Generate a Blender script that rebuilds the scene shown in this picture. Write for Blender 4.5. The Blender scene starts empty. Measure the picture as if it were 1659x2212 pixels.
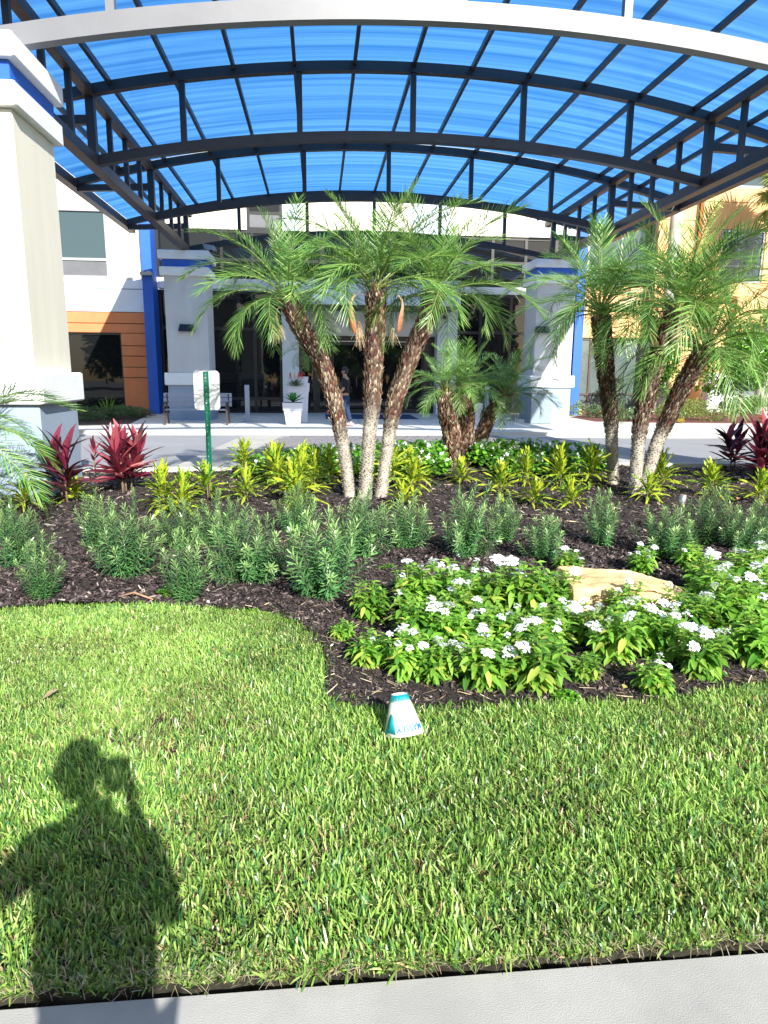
import bpy, math, random
import numpy as np
from mathutils import Vector, Matrix, Euler

# ------------------------------------------------------------------ camera, world, sun, exposure
SC = bpy.context.scene
COL = SC.collection
R_ = math.radians
cam_d = bpy.data.cameras.new('camera'); cam = bpy.data.objects.new('camera', cam_d); COL.objects.link(cam)
cam_d.sensor_fit = 'VERTICAL'; cam_d.angle = 2*math.atan(1106/1489.4)
cam_d.clip_start = 0.04; cam_d.clip_end = 600
PITCH, ROLL, YAW = R_(11.324), R_(.457), R_(5.444)
fw = Vector((math.sin(YAW)*math.cos(PITCH), math.cos(YAW)*math.cos(PITCH), -math.sin(PITCH)))
rt0 = Vector((math.cos(YAW), -math.sin(YAW), 0)); up0 = rt0.cross(fw)
rt = rt0*math.cos(ROLL)+up0*math.sin(ROLL); up = up0*math.cos(ROLL)-rt0*math.sin(ROLL)
M = Matrix((rt, up, -fw)).transposed().to_4x4(); M.translation = Vector((0, 0, 1.6))
cam.matrix_world = M
SC.camera = cam
SUN = Vector((0.269, -0.830, 0.488)).normalized()
w = bpy.data.worlds.new('World'); SC.world = w; w.use_nodes = True
nt = w.node_tree; bg = nt.nodes['Background']
sky = nt.nodes.new('ShaderNodeTexSky'); sky.sky_type = 'NISHITA'; sky.sun_disc = False
sky.sun_elevation = math.asin(SUN.z); sky.sun_rotation = math.atan2(SUN.x, SUN.y)
sky.air_density = 1.0; sky.dust_density = 1.2; sky.ozone_density = 1.0
nt.links.new(sky.outputs[0], bg.inputs[0]); bg.inputs[1].default_value = 0.092
sd = bpy.data.lights.new('sun', 'SUN'); so = bpy.data.objects.new('sun', sd); COL.objects.link(so)
sd.energy = 4.9; sd.angle = R_(.55); sd.color = (1, .965, .90)
so.rotation_euler = (-SUN).to_track_quat('-Z', 'Y').to_euler(); so.location = SUN*30
SC.view_settings.view_transform = 'Standard'; SC.view_settings.look = 'None'
SC.view_settings.exposure = 1.1; SC.view_settings.gamma = 1
try: SC.view_settings.use_curve_mapping = False
except Exception: pass
SC.render.engine = 'CYCLES'
SC.cycles.max_bounces = 7; SC.cycles.diffuse_bounces = 3; SC.cycles.glossy_bounces = 3
SC.cycles.transparent_max_bounces = 10; SC.cycles.transmission_bounces = 4
SC.cycles.caustics_reflective = False; SC.cycles.caustics_refractive = False
rnd = random.Random(7); rng = np.random.default_rng(7)

# ------------------------------------------------------------------ helpers
def arr(*a): return np.array(a[0] if len(a) == 1 and isinstance(a[0], list) else a, float)
def mesh_np(name, V, F, mat=None, col=None, smooth=False):
    """F: list of int arrays (n,3) or (n,4)"""
    me = bpy.data.meshes.new(name); V = np.asarray(V, np.float32)
    Fs = [np.asarray(f, np.int32) for f in F if len(f)]
    nl = sum(f.size for f in Fs); nf = sum(len(f) for f in Fs)
    me.vertices.add(len(V)); me.vertices.foreach_set('co', V.ravel())
    me.loops.add(nl); me.loops.foreach_set('vertex_index', np.concatenate([f.ravel() for f in Fs]))
    me.polygons.add(nf)
    tot = np.concatenate([np.full(len(f), f.shape[1], np.int32) for f in Fs])
    st = np.concatenate([[0], np.cumsum(tot)[:-1]]).astype(np.int32)
    me.polygons.foreach_set('loop_start', st)
    if smooth: me.polygons.foreach_set('use_smooth', np.ones(nf, bool))
    if col is not None:
        a = me.color_attributes.new('Col', 'FLOAT_COLOR', 'POINT')
        c = np.ones((len(V), 4), np.float32); c[:, :3] = col
        a.data.foreach_set('color', c.ravel())
    me.update(calc_edges=True)
    if mat: me.materials.append(mat)
    return me

def put(name, me, parent=None, loc=None, rot=None, scale=None):
    o = bpy.data.objects.new(name, me); COL.objects.link(o)
    if parent: o.parent = parent
    if loc is not None: o.location = loc
    if rot is not None: o.rotation_euler = rot
    if scale is not None: o.scale = (scale,)*3 if isinstance(scale, (int, float)) else scale
    return o
def tag(o, label, cat, group=None):
    o['label'] = label; o['category'] = cat
    if group: o['group'] = group
    return o
def thing(name, label, cat, loc=(0, 0, 0), rz=0, group=None):
    o = bpy.data.objects.new(name, None); COL.objects.link(o); o.location = loc; o.rotation_euler = (0, 0, rz)
    o.empty_display_size = .1
    return tag(o, label, cat, group)
def structure(o): o['kind'] = 'structure'; return o
def stuff(o): o['kind'] = 'stuff'; return o

class MB:
    def __init__(s): s.v = []; s.f = []; s.c = []
    def add(s, vs, fs, c=None):
        n = len(s.v); s.v += [tuple(p) for p in vs]; s.f += [tuple(i+n for i in f) for f in fs]
        return s
    def box(s, x0, y0, z0, x1, y1, z1):
        vs = [(x, y, z) for z in (z0, z1) for y in (y0, y1) for x in (x0, x1)]
        return s.add(vs, [(0, 2, 3, 1), (4, 5, 7, 6), (0, 1, 5, 4), (2, 6, 7, 3), (0, 4, 6, 2), (1, 3, 7, 5)])
    def bevbox(s, x0, y0, z0, x1, y1, z1, b=.01):
        # box with chamfered vertical and top edges
        def ring(ins, z):
            a = b
            X0, X1, Y0, Y1 = x0+ins, x1-ins, y0+ins, y1-ins
            return [(X0+a, Y0, z), (X1-a, Y0, z), (X1, Y0+a, z), (X1, Y1-a, z), (X1-a, Y1, z), (X0+a, Y1, z), (X0, Y1-a, z), (X0, Y0+a, z)]
        rs = [ring(b, z0), ring(0, z0+b), ring(0, z1-b), ring(b, z1)]
        vs = sum(rs, []); fs = [tuple(range(7, -1, -1)), tuple(range(24, 32))]
        for k in range(3):
            for i in range(8):
                j = (i+1) % 8; fs.append((k*8+i, k*8+j, (k+1)*8+j, (k+1)*8+i))
        return s.add(vs, fs)
    def bar(s, a, b, w, h, up=(0, 0, 1)):
        return s.sweep([a, b], w, h, up)
    def sweep(s, pts, w, h, up=(0, 0, 1)):
        pts = [Vector(p) for p in pts]; up = Vector(up); n = len(pts); vs = []
        for i, p in enumerate(pts):
            t = (pts[min(i+1, n-1)]-pts[max(i-1, 0)]).normalized()
            u = up
            if abs(t.dot(u)) > .99: u = Vector((0, 1, 0))
            sd_ = t.cross(u).normalized(); uu = sd_.cross(t).normalized()
            for a, b in ((-1, -1), (1, -1), (1, 1), (-1, 1)): vs.append(p+sd_*a*w/2+uu*b*h/2)
        fs = [(3, 2, 1, 0), tuple((n-1)*4+i for i in range(4))]
        for k in range(n-1):
            for i in range(4):
                j = (i+1) % 4; fs.append((k*4+i, k*4+j, k*4+4+j, k*4+4+i))
        return s.add(vs, fs)
    def tube(s, pts, rs, seg=10, cap=True):
        pts = [Vector(p) for p in pts]; n = len(pts); vs = []
        if isinstance(rs, (int, float)): rs = [rs]*n
        t0 = (pts[1]-pts[0]).normalized(); ref = Vector((1, 0, 0)) if abs(t0.x) < .9 else Vector((0, 1, 0))
        for i, p in enumerate(pts):
            t = (pts[min(i+1, n-1)]-pts[max(i-1, 0)]).normalized()
            a = (ref-t*ref.dot(t)).normalized(); b = t.cross(a)
            for k in range(seg):
                th = 2*math.pi*k/seg; vs.append(p+(a*math.cos(th)+b*math.sin(th))*rs[i])
        fs = []
        for k in range(n-1):
            for i in range(seg):
                j = (i+1) % seg; fs.append((k*seg+i, k*seg+j, (k+1)*seg+j, (k+1)*seg+i))
        if cap: fs += [tuple(range(seg-1, -1, -1)), tuple((n-1)*seg+i for i in range(seg))]
        return s.add(vs, fs)
    def poly(s, pts, z0, z1):
        n = len(pts); vs = [(p[0], p[1], z0) for p in pts]+[(p[0], p[1], z1) for p in pts]
        fs = [tuple(range(n-1, -1, -1)), tuple(range(n, 2*n))]+[(i, (i+1) % n, n+(i+1) % n, n+i) for i in range(n)]
        return s.add(vs, fs)
    def frustum(s, cx, cy, z0, z1, a0, a1):
        vs = [(cx+sx*a, cy+sy*a, z) for z, a in ((z0, a0), (z1, a1)) for sx, sy in ((-1, -1), (1, -1), (1, 1), (-1, 1))]
        return s.add(vs, [(3, 2, 1, 0), (4, 5, 6, 7)]+[(i, (i+1) % 4, 4+(i+1) % 4, 4+i) for i in range(4)])
    def mesh(s, name, mat, smooth=False):
        me = bpy.data.meshes.new(name); me.from_pydata(s.v, [], s.f)
        if smooth:
            for p in me.polygons: p.use_smooth = True
        me.update(); me.materials.append(mat); return me
    def build(s, name, mat, parent=None, smooth=False, loc=None, rot=None):
        return put(name, s.mesh(name, mat, smooth), parent, loc, rot)

# ------------------------------------------------------------------ materials
def newmat(name):
    m = bpy.data.materials.new(name); m.use_nodes = True
    t = m.node_tree; b = t.nodes['Principled BSDF']; return m, t, b
def N(t, kind, **kw):
    n = t.nodes.new(kind)
    for k, v in kw.items(): setattr(n, k, v)
    return n
def paint(name, rgb, rough=.7, var=.12, scale=3., bump=.0, bscale=80., metallic=0., spec=.5, var2=None, streak=False):
    m, t, b = newmat(name)
    tc = N(t, 'ShaderNodeTexCoord'); mp = N(t, 'ShaderNodeMapping')
    t.links.new(tc.outputs['Object'], mp.inputs[0])
    if streak: mp.inputs['Scale'].default_value = (3, 3, .35)
    n1 = N(t, 'ShaderNodeTexNoise'); n1.inputs['Scale'].default_value = scale; n1.inputs['Detail'].default_value = 6
    n1.inputs['Roughness'].default_value = .65
    t.links.new(mp.outputs[0], n1.inputs['Vector'])
    cr = N(t, 'ShaderNodeValToRGB'); cr.color_ramp.elements[0].position = .3; cr.color_ramp.elements[1].position = .7
    lo = tuple(c*(1-var) for c in rgb); hi = tuple(min(1, c*(1+var*.6)) for c in rgb)
    if var2: lo = var2
    cr.color_ramp.elements[0].color = (*lo, 1); cr.color_ramp.elements[1].color = (*hi, 1)
    t.links.new(n1.outputs['Fac'], cr.inputs[0]); t.links.new(cr.outputs[0], b.inputs['Base Color'])
    b.inputs['Roughness'].default_value = rough; b.inputs['Metallic'].default_value = metallic
    b.inputs['Specular IOR Level'].default_value = spec
    if bump:
        n2 = N(t, 'ShaderNodeTexNoise'); n2.inputs['Scale'].default_value = bscale; n2.inputs['Detail'].default_value = 4
        t.links.new(tc.outputs['Object'], n2.inputs['Vector'])
        bp = N(t, 'ShaderNodeBump'); bp.inputs['Strength'].default_value = bump; bp.inputs['Distance'].default_value = .01
        t.links.new(n2.outputs['Fac'], bp.inputs['Height']); t.links.new(bp.outputs[0], b.inputs['Normal'])
    return m
def leafmat(name, trans=.35, rough=.45, tint=(1, 1, 1), spec=.5, rv=.18):
    m, t, b = newmat(name)
    at = N(t, 'ShaderNodeAttribute', attribute_name='Col')
    oi = N(t, 'ShaderNodeObjectInfo')
    mr = N(t, 'ShaderNodeMapRange'); mr.inputs['To Min'].default_value = 1-rv; mr.inputs['To Max'].default_value = 1+rv
    t.links.new(oi.outputs['Random'], mr.inputs['Value'])
    mx = N(t, 'ShaderNodeMix', data_type='RGBA', blend_type='MULTIPLY'); mx.inputs['Factor'].default_value = 1
    t.links.new(at.outputs['Color'], mx.inputs['A'])
    cb = N(t, 'ShaderNodeCombineColor')
    for i in range(3):
        ml = N(t, 'ShaderNodeMath', operation='MULTIPLY'); ml.inputs[1].default_value = tint[i]
        t.links.new(mr.outputs[0], ml.inputs[0]); t.links.new(ml.outputs[0], cb.inputs[i])
    t.links.new(cb.outputs[0], mx.inputs['B'])
    c = mx.outputs['Result']
    t.links.new(c, b.inputs['Base Color']); b.inputs['Roughness'].default_value = rough
    b.inputs['Specular IOR Level'].default_value = spec
    if trans > 0:
        tr = N(t, 'ShaderNodeBsdfTranslucent')
        hs = N(t, 'ShaderNodeHueSaturation'); hs.inputs['Hue'].default_value = .485; hs.inputs['Saturation'].default_value = 1.0; hs.inputs['Value'].default_value = 1.5
        t.links.new(c, hs.inputs['Color']); t.links.new(hs.outputs[0], tr.inputs[0])
        ms = N(t, 'ShaderNodeMixShader'); ms.inputs[0].default_value = trans
        t.links.new(b.outputs[0], ms.inputs[1]); t.links.new(tr.outputs[0], ms.inputs[2])
        t.links.new(ms.outputs[0], t.nodes['Material Output'].inputs[0])
    return m
def glassmat(name, rgb, rough=.03, ior=1.6):
    m, t, b = newmat(name)
    b.inputs['Base Color'].default_value = (*rgb, 1); b.inputs['Roughness'].default_value = rough
    b.inputs['IOR'].default_value = ior; b.inputs['Specular IOR Level'].default_value = .5
    tc = N(t, 'ShaderNodeTexCoord'); n2 = N(t, 'ShaderNodeTexNoise'); n2.inputs['Scale'].default_value = .8
    t.links.new(tc.outputs['Object'], n2.inputs['Vector'])
    bp = N(t, 'ShaderNodeBump'); bp.inputs['Strength'].default_value = .05; bp.inputs['Distance'].default_value = .05
    t.links.new(n2.outputs['Fac'], bp.inputs['Height']); t.links.new(bp.outputs[0], b.inputs['Normal'])
    return m

stucco_cream = paint('stucco_cream', (.70, .67, .56), .9, .09, 1.0, .6, 60, streak=True)
stucco_white = paint('stucco_white', (.78, .80, .80), .85, .06, 2., .35, 70)
stucco_shaded = paint('stucco_shade_grey', (.53, .54, .54), .9, .06, 1.2, .5, 60, streak=True)  # far pillar shafts: canopy shade put into the colour as grey
stucco_blue_grey = paint('stucco_blue_grey', (.27, .34, .43), .9, .06, 2.5, .45, 60)
stucco_orange = paint('stucco_orange', (.60, .21, .085), .85, .10, 1.5, .4, 60)
stucco_apricot = paint('stucco_apricot', (.80, .47, .22), .85, .10, .8, .4, 60)
stucco_cloud = paint('stucco_cloud', (.62, .70, .80), .85, .06, 1.6, .4, 60)
blue_paint = paint('blue_paint', (.012, .105, .52), .6, .08, 2, .25, 60)
bronze = paint('bronze_metal', (.026, .022, .021), .42, .25, 3, .1, 200, spec=.5)
bronze_brown = paint('bronze_brown', (.060, .044, .038), .45, .25, 3, .1, 200)
sunlit_steel = paint('sunlit_grey_steel', (.15, .155, .168), .45, .10, 2, .06, 150)  # front truss only: sunlight on the steel put into its paler colour
black_frame = paint('black_frame', (.012, .012, .014), .35, .2, 4)
silver_frame = paint('silver_frame', (.33, .34, .36), .4, .1, 4)
concrete = paint('concrete', (.38, .375, .35), .9, .16, 2.6, .25, 260)
concrete_walk = paint('walk_concrete', (.52, .52, .50), .88, .12, .9, .35, 60)
asphalt = paint('asphalt', (.27, .275, .285), .92, .12, .7, .5, 140)
kerb_conc = paint('kerb_concrete', (.50, .49, .44), .9, .14, 2., .4, 60)
strip_conc = paint('strip_concrete', (.42, .40, .35), .9, .14, 1.5, .4, 60)
paver_mat = paint('paver', (.225, .205, .205), .85, .25, .9, .5, 60)
soil = paint('soil', (.026, .019, .016), .95, .35, 8, .9, 50)
lawn_soil = paint('lawn_soil', (.022, .020, .010), .95, .4, 9, .9, 60)
red_mulch = paint('red_mulch', (.13, .045, .035), .95, .5, 14, .9, 50)
glass_dark = glassmat('dark_glass', (.008, .009, .010), .02, 1.45)
glass_blind = glassmat('window_glass_with_blind', (.10, .13, .125), .06, 1.5)
glass_up = glassmat('upper_glass', (.05, .08, .09), .05, 1.5)
white_plastic = paint('white_planter', (.68, .69, .76), .5, .04, 2)
bench_slat = paint('bench_slat', (.27, .30, .36), .5, .08, 4)
bench_iron = paint('bench_iron', (.045, .035, .035), .5, .2, 6)
sign_alu = paint('sign_back', (.60, .62, .64), .38, .12, 6, metallic=.25)
green_paint = paint('green_post', (.004, .12, .07), .35, .2, 5)
post_grey = paint('post_grey', (.30, .36, .42), .5, .1, 4)
leaf = leafmat('leaf'); leaf_gloss = leafmat('glossy_leaf', .28, .3)
needle = leafmat('podocarpus_leaf', .20, .32, spec=.7)
til = leafmat('cordyline_leaf', .25, .32, rv=.5)
grassm = leafmat('grass_blade', .34, .36, rv=0, spec=.6)
frondm = leafmat('palm_frond', .30, .30, rv=.22, spec=.7)
flowerm = leafmat('white_petal', .25, .6, rv=.03)
barkm = leafmat('bark', 0, .9, rv=.08)
chipm = leafmat('mulch_chip', 0, .85, rv=0, spec=.3)

# ------------------------------------------------------------------ leaf batches
def nrm(a): return a/np.maximum(np.linalg.norm(a, axis=-1, keepdims=True), 1e-9)
def leaves(B, D, S, L, W, prof, droop=0., fold=0., col=None, tipcol=None):
    """strips of leaf geometry; returns V, Q, C"""
    n = len(B); L = np.broadcast_to(L, n)[:, None]; W = np.broadcast_to(W, n)[:, None]; dr = np.broadcast_to(droop, n)[:, None]
    D = nrm(D); S = nrm(S-D*np.sum(S*D, 1, keepdims=True)); Nn = np.cross(S, D)
    Nn *= np.where(Nn[:, 2:3] < 0, -1, 1)
    k = 3 if fold else 2; ns = len(prof)
    V = np.zeros((n, ns, k, 3)); C = np.ones((n, ns, k, 3))
    for i, (t, wd) in enumerate(prof):
        c = B+D*(L*t); c[:, 2:3] -= dr*L*t*t
        if k == 3:
            V[:, i, 1] = c; off = Nn*fold*W*wd
            V[:, i, 0] = c+S*W*wd/2+off; V[:, i, 2] = c-S*W*wd/2+off
        else: V[:, i, 0] = c+S*W*wd/2; V[:, i, 1] = c-S*W*wd/2
        if col is not None:
            cc = col if tipcol is None else col*(1-t)+tipcol*t
            C[:, i] = cc[:, None, :]
    idx = np.arange(n)[:, None, None]*ns*k+np.arange(ns-1)[None, :, None]*k+np.arange(k-1)[None, None, :]
    idx = idx.ravel(); Q = np.stack([idx, idx+1, idx+k+1, idx+k], 1)
    return V.reshape(-1, 3), Q, C.reshape(-1, 3)
def merge(parts):
    V = []; Q = []; C = []; n = 0
    for v, q, c in parts: V.append(v); Q.append(q+n); C.append(c); n += len(v)
    return np.concatenate(V), np.concatenate(Q), np.concatenate(C)
def rcol(n, cols, p=None, jit=.15, g=None):
    g = g or rng
    cols = np.array(cols); i = g.choice(len(cols), n, p=p)
    c = cols[i]*(1+g.uniform(-jit, jit, (n, 1))); return np.clip(c*(1+g.uniform(-.06, .06, (n, 3))), 0, 1)
def tubes_np(paths, radii, seg, col):
    V = []; Q = []; C = []; n = 0
    for P, r in zip(paths, radii):
        P = np.asarray(P, float); m = len(P); r = np.broadcast_to(r, m)
        T = nrm(np.gradient(P, axis=0)); ref = arr(1, 0, 0) if abs(T[0, 0]) < .9 else arr(0, 1, 0)
        A = nrm(ref-T*(T@ref)[:, None]); Bv = np.cross(T, A)
        th = np.arange(seg)*2*np.pi/seg
        v = P[:, None]+(A[:, None]*np.cos(th)[None, :, None]+Bv[:, None]*np.sin(th)[None, :, None])*r[:, None, None]
        i = (np.arange(m-1)[:, None]*seg+np.arange(seg)[None]).ravel(); j = (np.arange(m-1)[:, None]*seg+(np.arange(seg)[None]+1) % seg).ravel()
        V.append(v.reshape(-1, 3)); Q.append(np.stack([i, j, j+seg, i+seg], 1)+n); C.append(np.broadcast_to(col, (m*seg, 3))); n += m*seg
    return np.concatenate(V), np.concatenate(Q), np.concatenate(C)
def bm_mesh(name, parts, mat, smooth=False):
    V, Q, C = merge(parts); return mesh_np(name, V, [Q], mat, C, smooth)

# smooth 2-D value noise for ground relief
_ng = rng.uniform(-1, 1, (64, 64))
def vnoise(x, y, s):
    x = np.asarray(x, float)/s+100; y = np.asarray(y, float)/s+100
    xi = np.floor(x).astype(int); yi = np.floor(y).astype(int); fx = x-xi; fy = y-yi
    fx = fx*fx*(3-2*fx); fy = fy*fy*(3-2*fy); g = lambda a, b: _ng[a % 64, b % 64]
    return (g(xi, yi)*(1-fx)+g(xi+1, yi)*fx)*(1-fy)+(g(xi, yi+1)*(1-fx)+g(xi+1, yi+1)*fx)*fy
LEDGE = np.array([(-9, 4.75), (-2.17, 4.68), (-1.73, 4.73), (-1.26, 4.71), (-.77, 4.6), (-.42, 4.51), (-.16, 4.31), (-.01, 3.98), (.03, 3.55), (.01, 3.27), (.06, 3.12), (.3, 3.03), (.68, 3.02), (1.03, 3.04), (1.62, 3.04), (2.35, 3.19), (4., 3.4), (9, 3.6)])
def inside(px, py, poly):
    px = np.asarray(px); py = np.asarray(py); r = np.zeros(px.shape, bool); n = len(poly)
    for i in range(n):
        x1, y1 = poly[i]; x2, y2 = poly[(i+1) % n]
        if y1 == y2: continue
        c = ((y1 > py) != (y2 > py)) & (px < (x2-x1)*(py-y1)/(y2-y1)+x1); r ^= c
    return r
LAWN = [(-9, 1.592)]+[tuple(p) for p in LEDGE]+[(9, 1.592)]+[(x, 1.592+.010*math.sin(x*23)+.008*math.sin(x*61+1)) for x in np.arange(2.6, -2.2, -.03)]
BEDBACK = [(12, 11.5), (8, 11.55), (5.8, 11.7), (4.6, 12.1), (2.5, 12.25), (0, 11.9), (-1.4, 11.42), (-3.4, 11.35), (-9, 11.3)]
BED = [tuple(p) for p in LEDGE]+[(12, 3.7)]+BEDBACK
def gz(x, y):   # mulch surface height
    x = np.asarray(x, float); y = np.asarray(y, float)
    return .015+.022*vnoise(x, y, .55)+.012*vnoise(x+7, y, .2)

# ================================================================== SETTING: ground
m = MB(); m.box(-150, -80, -.30, 150, 200, -.06)
structure(m.build('ground', asphalt))
m = MB(); m.box(-9, -2.2, -.055, 9, 1.56, 0.0)
structure(m.build('front_sidewalk', concrete))
m = MB(); m.box(-60, -12, -.055, 60, -2.3, -.05)
structure(m.build('street', asphalt))
m = MB(); m.poly(LAWN, -.05, .004); structure(m.build('lawn_soil', lawn_soil))
# mulch bed base as a relief grid
def grid_surface(name, x0, x1, y0, y1, step, poly, mat, zoff=0.):
    xs = np.arange(x0, x1+step, step); ys = np.arange(y0, y1+step, step); X, Y = np.meshgrid(xs, ys)
    Z = gz(X, Y)+zoff; V = np.stack([X, Y, Z], -1).reshape(-1, 3); nx = len(xs)
    i = (np.arange(len(ys)-1)[:, None]*nx+np.arange(nx-1)[None]).ravel(); Q = np.stack([i, i+1, i+nx+1, i+nx], 1)
    c = V[Q].mean(1); Q = Q[inside(c[:, 0], c[:, 1], poly)]
    return put(name, mesh_np(name, V, [Q], mat, None, True))
structure(grid_surface('mulch_bed', -9, 12, 3, 12.5, .07, BED, soil))
m = MB(); m.poly([(-14, 11.3), (12, 11.3), (30, 11.5), (30, 18.6), (-14, 18.6)], -.05, 0.0)
structure(m.build('driveway', asphalt))
# kerb of the bed
m = MB(); pts = [(p[0], p[1]+.06, .03) for p in BEDBACK]
m.sweep(pts, .14, .10); structure(m.build('bed_kerb', kerb_conc))
# concrete strips beside the pavers
m = MB(); m.poly([(-2.55, 11.5), (-1.75, 11.5), (-.95, 18.15), (-1.95, 18.15)], -.04, .006)
structure(m.build('concrete_strip', strip_conc))
m = MB(); m.poly([(5.7, 11.7), (6.4, 11.7), (5.6, 18.0), (4.8, 18.1)], -.04, .006)
structure(m.build('concrete_strip', strip_conc))
m = MB(); m.poly([(-1.75, 11.5), (5.7, 11.7), (4.8, 18.1), (-.95, 18.15)], -.04, .004)
pb = structure(m.build('paver_bed', paint('paver_joint_sand', (.32, .31, .29), .95, .2, 6)))
# pavers : 300 nearest as parts, rest joined
PW, PL = .275, .44
pm = MB().bevbox(-PW/2+.007, -PL/2+.009, 0, PW/2-.007, PL/2-.009, .014, .004).mesh('paver', paver_mat)
cells = []
row = 0; y = 11.6
while y < 18.1:
    f = (y-11.5)/6.6; xl = -1.75+.8*f+.05; xr = 5.7-.9*f-.05
    x = -2+(row % 2)*PW/2
    while x < xr:
        if x-PW/2 > xl and x+PW/2 < xr: cells.append((x, y))
        x += PW
    y += PL; row += 1
cells.sort(key=lambda c: -( .35*c[1]))   # the hedge hides the nearest rows: keep the visible far rows as parts
vis = cells[:298]
for cx, cy in vis:
    o = put('paver', pm, pb, (cx, cy, .0045+rnd.uniform(0, .003)))
mm = MB()
for cx, cy in cells[298:]: mm.bevbox(cx-PW/2+.004, cy-PL/2+.004, .005, cx+PW/2-.004, cy+PL/2-.004, .019, .004)
if cells[298:]: stuff(mm.build('paver', paver_mat, pb))

# entrance sidewalk of slabs with kerb
KF = [(-14, 18.75), (-6, 18.8), (-1.5, 18.75), (3, 18.6), (5.5, 18.1), (8, 17.85), (10, 17.8), (13, 18.1), (20, 18.4), (30, 18.6)]
def kf(x): return float(np.interp(x, [p[0] for p in KF], [p[1] for p in KF]))
ws = MB(); ws.poly([(p[0], p[1]+.16) for p in KF]+[(30, 33), (-14, 33)], -.04, .060)
ws = structure(ws.build('entrance_walk', concrete_walk))
m = MB(); m.sweep([(x, kf(x)+.075, .04) for x in np.linspace(-14, 30, 90)], .15, .10); structure(m.build('kerb', kerb_conc))
m = MB(); m.sweep([(x, kf(x)-.22, -.006) for x in np.linspace(-14, 30, 90)], .42, .03); structure(m.build('gutter', kerb_conc))
xs = np.arange(-8.2, 13, 1.9)
for i in range(len(xs)-1):
    x0, x1 = xs[i], xs[i+1]
    ys = [None, 20.9, 22.9, 24.9, 27.6]
    for j in range(4):
        if j == 3 and x1 > 9.2: continue
        ya0 = (kf(x0)+.165) if j == 0 else ys[j]; ya1 = (kf(x1)+.165) if j == 0 else ys[j]
        if x1 < -5.6 and j > 0: continue
        if x0 > 9.0 and j > 0: continue
        g = .008
        mb = MB(); mb.poly([(x0+g, ya0+g), (x1-g, ya1+g), (x1-g, ys[j+1]-g), (x0+g, ys[j+1]-g)], .045, .078)
        mb.build('sidewalk_slab', concrete_walk, ws)

# ================================================================== CANOPY
CX0 = 1.865; RT = 28.7
def ztop(x): return 7.28-(RT-math.sqrt(RT*RT-(x-CX0)**2))
def zbot(x): return 6.07-(RT-math.sqrt(RT*RT-(x-CX0)**2))
YT = [9.67, 14.36, 19.04, 23.73]; XE0, XE1 = -6.0, 9.85; XL, XR = -4.12, 7.85
canopy = thing('entrance_canopy', 'wide arched driveway canopy of dark steel trusses under blue translucent panels', 'canopy', (CX0, 9.67, 0))
off = Vector((-CX0, -9.67, 0))
def cbuild(mb, name, mat): 
    mb.v = [(a-CX0, b-9.67, c) for a, b, c in mb.v]; return mb.build(name, mat, canopy)
for k, y in enumerate(YT):
    mt = sunlit_steel if k == 0 else bronze
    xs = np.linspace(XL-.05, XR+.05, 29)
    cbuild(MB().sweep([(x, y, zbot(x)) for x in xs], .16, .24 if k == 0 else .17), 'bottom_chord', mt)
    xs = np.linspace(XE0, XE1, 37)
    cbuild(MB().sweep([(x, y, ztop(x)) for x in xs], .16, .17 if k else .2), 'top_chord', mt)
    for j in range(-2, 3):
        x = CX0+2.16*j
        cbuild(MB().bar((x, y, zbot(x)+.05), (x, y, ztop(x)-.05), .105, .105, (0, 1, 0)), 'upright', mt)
    if k < 3:   # light intermediate rib
        ym = y+2.35
for x in (XL, XR):
    cbuild(MB().bar((x, 9.4, 5.42), (x, 24.35, 5.42), .20, .20), 'side_bottom_chord', bronze_brown)
    cbuild(MB().bar((x, 9.0, ztop(x)-.02), (x, 24.4, ztop(x)-.02), .17, .17), 'side_top_chord', bronze_brown)
    n = 12
    for i in range(n+1):
        y = YT[0]+(YT[3]-YT[0])*i/n
        wd = .15 if i % 4 == 0 else .095
        cbuild(MB().bar((x, y, 5.5), (x, y, ztop(x)-.08), wd, wd, (0, 1, 0)), 'upright', bronze)
for x, sx in ((XE0, 1), (XE1, -1)):
    cbuild(MB().bar((x, 9.0, ztop(x)-.02), (x, 24.6, ztop(x)-.02), .20, .22), 'eave_beam', bronze_brown)
    for y in YT[:4]:
        xi = XL if sx > 0 else XR
        cbuild(MB().bar((x+.08*sx, y+.02, ztop(x)-.11), (xi, y+.02, ztop(x)-.02-.0), .12, .15), 'outrigger', bronze)
for k in range(-6, 8):
    x = CX0+1.12*k
    if XE0+.3 < x < XE1-.3 and abs(x-XL) > .3 and abs(x-XR) > .3:
        cbuild(MB().bar((x, 9.1, ztop(x)+.055), (x, 24.3, ztop(x)+.055), .062, .10), 'glazing_bar', bronze)
# translucent panels
pmat, t, b = newmat('blue_polycarbonate')
tc = N(t, 'ShaderNodeTexCoord'); mp = N(t, 'ShaderNodeMapping'); mp.inputs['Scale'].default_value = (.03, 4.2, 1)
t.links.new(tc.outputs['Object'], mp.inputs[0])
ns = N(t, 'ShaderNodeTexNoise'); ns.inputs['Scale'].default_value = 1.3; ns.inputs['Detail'].default_value = 3; t.links.new(mp.outputs[0], ns.inputs['Vector'])
cr = N(t, 'ShaderNodeValToRGB'); cr.color_ramp.elements[0].position = .25; cr.color_ramp.elements[1].position = .78
cr.color_ramp.elements[0].color = (.018, .125, .37, 1); cr.color_ramp.elements[1].color = (.10, .31, .66, 1)
t.links.new(ns.outputs['Fac'], cr.inputs[0])
trl = N(t, 'ShaderNodeBsdfTranslucent'); tp = N(t, 'ShaderNodeBsdfTransparent'); gl = N(t, 'ShaderNodeBsdfGlossy'); gl.inputs['Roughness'].default_value = .25
t.links.new(cr.outputs[0], trl.inputs[0]); t.links.new(cr.outputs[0], tp.inputs[0])
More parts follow.
